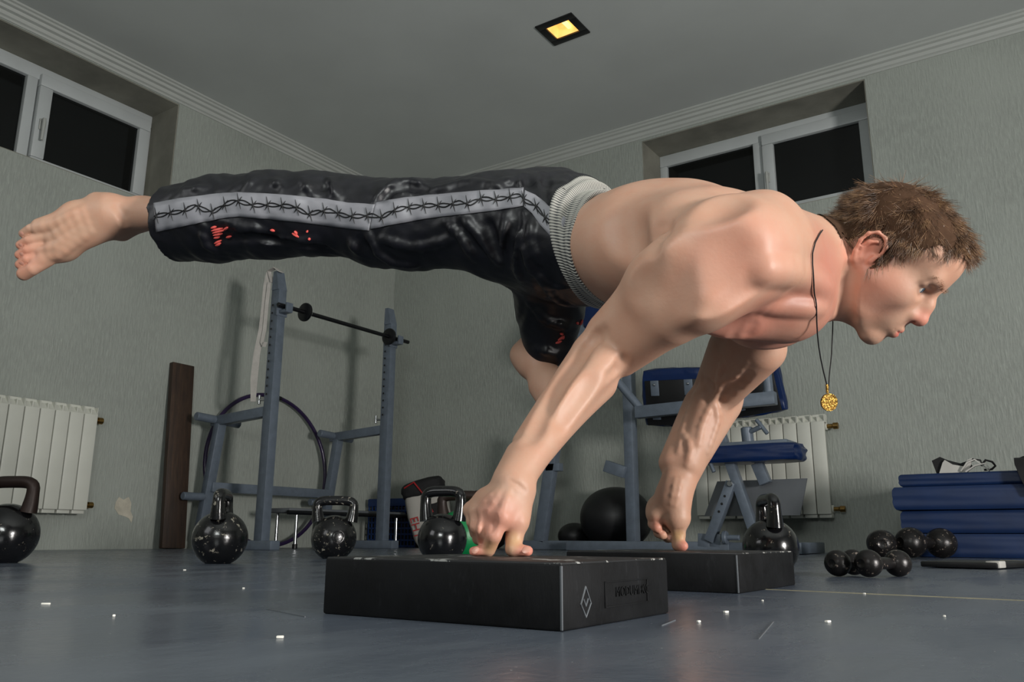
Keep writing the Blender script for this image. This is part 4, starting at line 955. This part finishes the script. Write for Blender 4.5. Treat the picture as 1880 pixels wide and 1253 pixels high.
T_.cone(P(1005, 470, 1.50), P(1010, 560, 1.57), .080, .062, .03); T_.cone(P(1015, 485, 1.43), P(1095, 500, 1.375), .052, .050, .03); T_.cone(P(1010, 560, 1.57), P(1008, 628, 1.585), .060, .051, .03)
T_.prep()
stp = lambda pts, r=.0075, a=.0058, k=.007: stroke(T_, pts, r, a, k, True)
stg = lambda pts, r=.008, a=.0055, k=.008: stroke(T_, pts, r, a, k)
for f in ([(688, 372), (705, 350), (725, 336), (756, 331), (783, 343)], [(721, 352), (742, 349), (773, 358)], [(794, 349), (820, 345), (846, 336), (880, 333)], [(960, 322), (958, 340), (963, 352)], [(998, 318), (992, 340), (994, 359)],
          [(849, 397), (880, 435), (915, 482)], [(929, 397), (925, 446), (917, 480)], [(960, 394), (946, 446), (944, 484), (953, 511)], [(960, 446), (977, 497), (1012, 525), (1043, 529)], [(984, 497), (1019, 549), (1068, 566)],
          [(673, 425), (694, 463), (725, 485), (763, 488)], [(642, 442), (656, 463)], [(449, 344), (470, 328)], [(555, 329), (576, 358)], [(603, 328), (614, 353), (624, 364)], [(372, 417), (377, 449), (393, 459)], [(409, 406), (446, 420), (486, 422)],
          [(975, 400), (972, 440), (990, 480)], [(1010, 345), (1020, 365), (1015, 390)], [(1040, 325), (1030, 350), (1035, 372)], [(870, 335), (905, 340), (935, 328)], [(500, 330), (520, 345)], [(440, 430), (500, 445), (580, 440)], [(700, 440), (760, 455), (830, 440)], [(900, 345), (930, 338), (950, 325)], [(340, 350), (380, 345)], [(520, 440), (560, 455)], [(820, 410), (850, 440), (870, 475)], [(975, 560), (1005, 590), (1040, 600)], [(985, 640), (1020, 650)]): stp(f)
for f in ([(700, 372), (720, 352), (750, 342), (775, 352)], [(890, 400), (905, 440), (920, 470)], [(952, 400), (936, 446), (934, 484)], [(968, 325), (970, 345)], [(1003, 322), (1004, 345)], [(660, 440), (680, 470)], [(400, 440), (470, 436), (560, 452), (610, 462)], [(985, 520), (1010, 565)], [(590, 330), (600, 355)]): stg(f)
flush(T_)
HEM = P(320, 415, 1.645); hn = NOM(vc(-1, .10, .32))
T_.cone(P(215, 422, 1.70), P(345, 410, 1.632), .064, .062, .002, True)
T_.cut(HEM, hn, .26)
T_.cut(P(1110, 453, 1.375), AXW, .20)
def satin(p):
    w = .0013*np.sin(p[:, 0]*95+3*np.sin(p[:, 2]*60)+p[:, 1]*40)*np.sin(p[:, 2]*70+p[:, 1]*35+2*np.sin(p[:, 0]*45))
    return w+.0002*np.sin(p[:, 0]*210+p[:, 2]*170+3*np.sin(p[:, 1]*80))
tp_, tq_ = T_.mesh(.0027, satin)
t = NT('black_satin'); nz = t.noise(16, 4, .6, (1, 1, 1.6)); n2 = t.noise(45, 3)
t.set(Base_Color=t.ramp(n2, [(.3, srgb(6, 6, 11)), (.7, srgb(12, 12, 20))]), Roughness=.44, Specular_IOR_Level=.5); t.bump(t.mix(.2, nz, n2), .22, .006); M_SATIN = t.m
pants = np_mesh('pants', tp_, tq_, M_SATIN, man); pants['label'] = 'black satin track pants'
def bvh_of(pos, Q): return BVHTree.FromPolygons(pos.tolist(), Q.tolist())
PB = bvh_of(tp_, tq_)
def lay(px, py, off, tree=None):
    """photo pixel -> point on the cloth, lifted off along the surface normal"""
    r = Vector(P(px, py, 1.0)-CAM).normalized(); h = (tree or PB).ray_cast(Vector(CAM), r)
    if h[0] is None: return None
    n = h[1] if h[1].dot(r) < 0 else -h[1]; return h[0]+n*off
def band(name, up, lo, mat, parent, off=.0016, n=120, m=7):
    up, lo = np.array(up, float), np.array(lo, float)
    cu = lambda a, u: np.c_[np.interp(u, np.linspace(0, 1, len(a)) if False else np.r_[0, np.cumsum(np.linalg.norm(np.diff(a, axis=0), axis=1))]/np.linalg.norm(np.diff(a, axis=0), axis=1).sum(), a[:, 0]), np.interp(u, np.r_[0, np.cumsum(np.linalg.norm(np.diff(a, axis=0), axis=1))]/np.linalg.norm(np.diff(a, axis=0), axis=1).sum(), a[:, 1])]
    u = np.linspace(0, 1, n); A, C = cu(up, u), cu(lo, u); vs = []; idx = -np.ones((n, m), int)
    for i in range(n):
        for j in range(m):
            q = A[i]+(C[i]-A[i])*j/(m-1); p = lay(q[0], q[1], off)
            if p is not None: idx[i, j] = len(vs); vs.append(p)
    fs = [(idx[i, j], idx[i+1, j], idx[i+1, j+1], idx[i, j+1]) for i in range(n-1) for j in range(m-1) if min(idx[i, j], idx[i+1, j], idx[i+1, j+1], idx[i, j+1]) >= 0]
    fs = [f for f in fs if max((vs[f[a]]-vs[f[(a+1) % 4]]).length for a in range(4)) < .05]
    o = MB().add(vs, fs).build(name, mat, parent, sharp=180)
    md = o.modifiers.new('thickness', 'SOLIDIFY'); md.thickness = .0012; md.offset = 0; return o
M_STRIPE = pm('grey_stripe_satin', srgb(128, 128, 133), .42, var=.1, scale=14, bump=.25, bscale=30)
band('side_stripe', [(283, 374), (330, 365), (400, 356), (440, 354), (520, 358), (600, 366), (640, 373), (689, 376)], [(288, 426), (340, 415), (400, 403), (440, 398), (500, 403), (560, 409), (620, 417), (678, 424)], M_STRIPE, pants)
band('side_stripe', [(690, 373), (740, 364), (800, 358), (880, 351), (930, 348), (961, 346)], [(680, 421), (720, 413), (780, 402), (860, 393), (920, 386), (961, 379)], M_STRIPE, pants, n=90)
band('side_stripe', [(963, 351), (985, 360), (1007, 378), (1040, 404)], [(963, 381), (977, 393), (992, 414), (1022, 444)], M_STRIPE, pants, n=40)
M_INK = pm('black_ink', srgb(10, 10, 12), .6, bump=0)
wire = MB(); W_ = np.array([(285, 398), (313, 392), (340, 388), (361, 378), (374, 385), (393, 390), (414, 377), (435, 369), (467, 378), (494, 377), (520, 378), (542, 380), (566, 394), (587, 388), (608, 388), (638, 397), (664, 398), (685, 396), (701, 400), (723, 388), (747, 382), (794, 378), (821, 378), (846, 373), (863, 376), (884, 366), (908, 368), (956, 361), (965, 371), (984, 380), (998, 397), (1012, 411), (1028, 422)], float)
Lw = np.r_[0, np.cumsum(np.linalg.norm(np.diff(W_, axis=0), axis=1))]
def wpt(u): return np.array([np.interp(u, Lw, W_[:, 0]), np.interp(u, Lw, W_[:, 1])])
for ph in (0, math.pi):
    run = []
    for u in np.arange(0, Lw[-1], 3.0):
        q = wpt(u); p = lay(q[0], q[1]+3.4*math.sin(u/27*math.pi+ph), .0029)
        if p is None or (run and (p-run[-1]).length > .025):
            if len(run) > 2: wire.tube(run, .0011, 5)
            run = []
        if p is not None: run.append(p)
    if len(run) > 2: wire.tube(run, .0011, 5)
for u in np.arange(4, Lw[-1], 27):
    q = wpt(u)
    for dx, dy in ((-3, -15), (4, 14), (-5, 9), (6, -8)):
        a, b = lay(q[0], q[1], .003), lay(q[0]+dx, q[1]+dy, .003)
        if a is not None and b is not None and (a-b).length < .03: wire.tube([a, a.lerp(b, .5), b], [.0014, .0009, .0003], 5)
o = wire.build('barbed_wire_print', M_INK, pants); o['label'] = 'black barbed wire print along the stripe'; o['kind'] = 'stuff'
M_REDP = pm('red_paint_print', srgb(226, 92, 84), .55, var=.15, bump=.1)
rp = MB()
for a, b in (((388, 419), (398, 416)), ((389, 424), (410, 419)), ((391, 428), (414, 422)), ((392, 432), (409, 428)), ((393, 437), (404, 434)), ((412, 422), (419, 417)), ((416, 436), (425, 433)), ((394, 447), (407, 441)), ((396, 451), (406, 446)), ((497, 422), (505, 424)), ((537, 428), (549, 436)), ((541, 424), (546, 430)), ((563, 424), (566, 426)), ((566, 438), (570, 440)), ((1020, 630), (1031, 626)), ((1024, 625), (1036, 616)), ((1031, 622), (1036, 618)), ((1028, 612), (1034, 614)), ((1058, 592), (1061, 595)), ((1064, 597), (1069, 587))):
    pa, pb = lay(*a, .0012), lay(*b, .0012)
    if pa is not None and pb is not None and (pa-pb).length < .06: rp.tube([pa, pa.lerp(pb, .3), pa.lerp(pb, .7), pb], [.0012, .0026, .0026, .001], 6, flat=(1, 1))
o = rp.build('red_print', M_REDP, pants); o['label'] = 'bright red brush-stroke print'; o['kind'] = 'stuff'
# gathered waistband
SB = bvh_of(pos, Q)
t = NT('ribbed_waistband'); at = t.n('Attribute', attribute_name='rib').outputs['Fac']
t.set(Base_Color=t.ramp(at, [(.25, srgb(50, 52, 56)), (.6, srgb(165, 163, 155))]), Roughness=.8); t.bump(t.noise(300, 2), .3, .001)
nt, nr = 720, 28; vs = []; rib = []
cA, cB = P(1090, 453, 1.388), P(1138, 459, 1.356)
uu = NOM(S_W-AXW*(S_W@AXW)); vv_ = np.cross(AXW, uu)
for j in range(nr):
    f = j/(nr-1); c = cA+(cB-cA)*f; w = .152+(.144-.152)*f; h = .1015+(.0895-.1015)*f
    prof_ = .0022*abs(math.sin(f*math.pi*4))**.6 - (.006 if j in (0, nr-1) else 0)
    rr = np.zeros(nt)
    for i in range(nt):
        a = 2*math.pi*i/nt; dv = uu*math.cos(a)+vv_*math.sin(a); re = 1/math.hypot(math.cos(a)/w, math.sin(a)/h); best = re*.95
        for tr in (SB, PB):
            hh = tr.ray_cast(Vector(c+dv*re*1.16), Vector(-dv))
            if hh[0] is not None: best = max(best, (np.array(hh[0])-c)@dv)
        rr[i] = best-re+.0035
    rr = np.convolve(np.r_[rr[-20:], rr, rr[:20]], np.ones(41)/41, 'valid')
    for i in range(nt):
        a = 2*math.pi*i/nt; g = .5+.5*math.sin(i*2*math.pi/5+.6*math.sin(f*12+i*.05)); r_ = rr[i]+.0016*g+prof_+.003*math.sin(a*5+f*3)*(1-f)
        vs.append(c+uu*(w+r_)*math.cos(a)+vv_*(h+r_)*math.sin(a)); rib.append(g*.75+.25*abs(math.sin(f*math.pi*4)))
fs = [(j*nt+i, j*nt+(i+1) % nt, (j+1)*nt+(i+1) % nt, (j+1)*nt+i) for j in range(nr-1) for i in range(nt)]
me = bpy.data.meshes.new('waistband'); me.from_pydata([tuple(v) for v in vs], [], fs); me.polygons.foreach_set('use_smooth', [True]*len(fs))
at_ = me.attributes.new('rib', 'FLOAT', 'POINT'); at_.data.foreach_set('value', rib)
wbnd = link('waistband', me, t.m, pants); wbnd['label'] = 'gathered grey ribbed waistband'
md = wbnd.modifiers.new('thickness', 'SOLIDIFY'); md.thickness = .002; md.offset = -1
# ------------------------------------------------------------------ eyes, hair, brows, necklace
def loc_head(p): q = (np.asarray(p)-HO)/HS*1000; return np.stack([q@HR, q@HF, q@HU], -1)
M_EYE = pm('eye_white', srgb(215, 208, 200), .15, var=.04, bump=0); M_IRIS = pm('blue_grey_iris', srgb(80, 104, 122), .1, var=.3, scale=300, bump=0)
for s_ in (1, -1):
    c = Vector(hd(32*s_, 72.5, 16.5)); r = .0125*HS; g = Vector(HF*.97+HR*.05*1+HU*.05).normalized()
    e = MB().lathe([(1e-6, -r)]+[(r*math.cos(a), r*math.sin(a)) for a in np.linspace(-1.45, 1.05, 22)]+[(1e-6, r*.9)], c, g, 28).build('eyeball', M_EYE, body, sharp=180)
    MB().lathe([(.0060*HS, r*.86), (.0056*HS, r*.92), (.003*HS, r*.965), (.0025*HS, r*.955)], c, g, 24).build('iris', M_IRIS, body, sharp=180)
    MB().lathe([(1e-6, r*.972), (.0027*HS, r*.972), (.0027*HS, r*.9)], c, g, 20).build('pupil', M_BLKPLASTIC, body)
hp_ = loc_head(pos); nv = np.zeros_like(pos)
fn = np.cross(pos[Q[:, 2]]-pos[Q[:, 0]], pos[Q[:, 3]]-pos[Q[:, 1]])
for k in range(4): np.add.at(nv, Q[:, k], fn)
nv /= np.linalg.norm(nv, axis=1)[:, None]+1e-12
LX = [-120, -75, -45, -28, -24, 7, 9, 22, 26, 40, 55, 68, 80, 92, 120]; LZ = [-22, -18, -10, 15, 36, 36, -14, -10, 30, 46, 70, 82, 92, 98, 110]
zline = np.interp(hp_[:, 1], LX, LZ); wav = 4*np.sin(hp_[:, 1]*.35)+3*np.sin(hp_[:, 0]*.4+1)
scalp = (hp_[:, 2] > zline+wav) & (np.abs(hp_[:, 0]) < 90) & (hp_[:, 1] > -115) & (hp_[:, 2] < 160) & (hp_[:, 1] < 110) & (np.linalg.norm(hp_-np.array([0, -5, 40]), axis=1) < 125)
scalp &= ~((np.abs(hp_[:, 0]) > 70) & (hp_[:, 1] > -30) & (hp_[:, 1] < 14) & (hp_[:, 2] < 36))
ids = np.where(scalp)[0]
def strands(name, roots, dirs, lens, width, mat, parent, curl=.35, segs=4):
    N = len(roots); t_ = np.linspace(0, 1, segs+1); vs = np.zeros((N, segs+1, 3, 3)); w = dirs/np.linalg.norm(dirs, axis=1)[:, None]
    down = np.array([0, 0, -1.0]); jit = rng.normal(0, 1, (N, 3)); p = roots.copy(); d = w.copy(); s1 = np.cross(d, jit); s1 /= np.linalg.norm(s1, axis=1)[:, None]; s2 = np.cross(d, s1)
    for i, tt in enumerate(t_):
        wd = width*(1-.75*tt)
        for k in range(3):
            a = 2*math.pi*k/3; vs[:, i, k] = p+(s1*math.cos(a)+s2*math.sin(a))*wd
        d = d+curl*(jit*.25+down*.18)/segs; d /= np.linalg.norm(d, axis=1)[:, None]; p = p+d*(lens/segs)[:, None]
    base_ = (np.arange(N)*(segs+1)*3)[:, None, None]; ii = np.arange(segs)[None, :, None]; kk = np.arange(3)[None, None, :]
    a = base_+ii*3+kk; b = base_+ii*3+(kk+1) % 3; q = np.stack([a, b, b+3, a+3], -1).reshape(-1, 4)
    o = np_mesh(name, vs.reshape(-1, 3), q, mat, parent); return o
t = NT('brown_hair'); at = t.noise(60, 4, .7)
t.set(Base_Color=t.ramp(at, [(.32, srgb(58, 42, 32)), (.5, srgb(112, 84, 62)), (.68, srgb(172, 136, 100))]), Roughness=.36, Specular_IOR_Level=.6); M_HAIR = t.m
M_CAP = pm('hair_roots', srgb(70, 51, 38), .95, var=.2, scale=60, bump=0); M_CAP.node_tree.nodes['Principled BSDF'].inputs['Specular IOR Level'].default_value = .1
M_BROW = pm('fair_brow_hair', srgb(150, 118, 94), .6, var=.2, bump=0)
NH = 25000
pick = rng.choice(ids, NH); rts = pos[pick]+rng.normal(0, .0012, (NH, 3)); hl = hp_[pick]
side = np.clip(np.abs(hl[:, 0])/70, 0, 1)[:, None]; front = np.clip((hl[:, 1]+20)/90, 0, 1)[:, None]; backk = np.clip((-hl[:, 1]-40)/50, 0, 1)[:, None]
clump = np.stack([np.sin(hl[:, 0]*.33+hl[:, 2]*.21), np.sin(hl[:, 1]*.27+hl[:, 2]*.19+1), np.sin(hl[:, 0]*.25+hl[:, 1]*.31+2)], -1)
flow = HF[None]*(.75-.5*side-.9*backk+.25*front)-HU[None]*(.55*side+.7*backk+.25*front)-HR[None]*(.15*(1-side))
dr = nv[pick]*.16+flow+.34*clump@np.stack(HA)+rng.normal(0, .10, (NH, 3))
edge = np.clip((hl[:, 2]-np.interp(hl[:, 1], LX, LZ))/22, .45, 1)
hair = strands('hair', rts-nv[pick]*.001, dr, (.011+.010*edge+.006*front[:, 0]*edge)*(.7+.6*rng.random(NH)), .00042, M_HAIR, man); hair['label'] = 'short tousled brown hair'
# darker scalp skin is part of the hair mass: a thin cap under the strands
cm = scalp[Q].all(1); cu_, inv = np.unique(Q[cm], return_inverse=True)
cap = np_mesh('hair_base', pos[cu_]+nv[cu_]*.0022, inv.reshape(-1, 4), M_CAP, hair)
# brows
bp = []; bd = []
for s_ in (1, -1):
    for _ in range(80):
        u = rng.random(); c = hd(0, 0, 0); x = 12+34*u; y0 = 92-16*u*u; z0 = 34+6*math.sin(u*2.2)+rng.normal(0, 1.3)
        bp.append(hd(x*s_, y0+2, z0)); bd.append(HR*s_*(.8)+HF*.35+HU*(.25-.5*u)+rng.normal(0, .12, 3))
bp = np.array(bp); bd = np.array(bd)
SB = bvh_of(pos, Q)
for i in range(len(bp)): h = SB.find_nearest(Vector(bp[i])); bp[i] = np.array(h[0])
eb = strands('eyebrows', bp, bd, .0075*(.6+.6*rng.random(len(bp))), .00025, M_BROW, man, .1)
eb['kind'] = 'stuff'; hair['kind'] = 'stuff'; cap['kind'] = 'stuff'
# necklace
nk = thing('necklace', 'round gold medallion on a thin black cord hanging from the man\'s neck', 'necklace', tuple(P(1522, 755, 1.12)))
pts = []
for q in [(np.interp(t_, [0, 1, 2, 3, 4, 5, 6, 7], [1508, 1502, 1494, 1489, 1489, 1491, 1494, 1497]), np.interp(t_, [0, 1, 2, 3, 4, 5, 6, 7], [424, 432, 446, 465, 485, 510, 540, 562])) for t_ in np.linspace(0, 7, 40)]:
    p = lay(q[0], q[1], .0018, SB)
    if p is not None and (not pts or (p-pts[-1]).length < .08): pts.append(p)
tip = Vector(P(1518, 707, 1.115)); l0 = pts[-1]
pts += [l0.lerp(tip, f)+Vector(UP)*(-.0)+Vector(RT)*(-.004*math.sin(f*math.pi)) for f in (.08, .2, .35, .5, .65, .8, .92, 1)]
MB().tube(pts, .0009, 6).build('cord', M_BLKCLOTH, nk)
top2 = Vector(P(1530, 560, 1.20)); tip2 = Vector(P(1521, 716, 1.118))
MB().tube([top2, top2.lerp(tip2, .3)+Vector(RT)*.001, top2.lerp(tip2, .6)+Vector(RT)*.0015, top2.lerp(tip2, .85), tip2], .0009, 6).build('cord', M_BLKCLOTH, nk)
M_GOLD = NT('engraved_gold'); t = M_GOLD; vn = t.n('TexVoronoi', Scale=700.0); t.l(t.coords(), vn.inputs['Vector'])
t.set(Base_Color=t.ramp(vn.outputs['Distance'], [(.25, srgb(74, 52, 18)), (.55, srgb(196, 152, 74))]), Metallic=.85, Roughness=.35); t.bump(vn.outputs['Distance'], .8, .001); M_GOLD = t.m
cm_ = Vector(P(1522, 739, 1.117)); nmn = Vector(-FW).lerp(Vector(RT), .15).normalized()
MB().lathe([(1e-6, .0012), (.0092, .0012), (.0098, .0018), (.0118, .0018), (.0122, 0), (.0118, -.0018), (1e-6, -.0012)], cm_, nmn, 36).build('medallion', M_GOLD, nk)
MB().cyl(P(1518, 706, 1.115), P(1519, 722, 1.116), .0018).build('bead', M_GOLD, nk)
# nails
M_NAIL = pm('nail', srgb(192, 140, 122), .35, var=.05, bump=0)
for nm, q, r_, w_ in [('toenail', (40, 429), .0040, 1.0), ('toenail', (38, 450), .0040, 1.0), ('toenail', (40, 467), .0042, 1.0), ('toenail', (40, 484), .0045, 1.0), ('fingernail', (873, 1011), .0034, 1.3), ('fingernail', (966, 1010), .0038, 1.3), ('fingernail', (1229, 987), .0042, 1.0)]:
    r = Vector(P(*q, 1.0)-CAM).normalized(); h = SB.ray_cast(Vector(CAM), r)
    if h[0] is None: continue
    n = h[1] if h[1].dot(r) < 0 else -h[1]
    MB().lathe([(1e-6, .0006), (r_*.7, .0005), (r_, .0), (r_*.9, -.0008), (1e-6, -.0008)], h[0], n, 16, xs=w_).build(nm, M_NAIL, body)
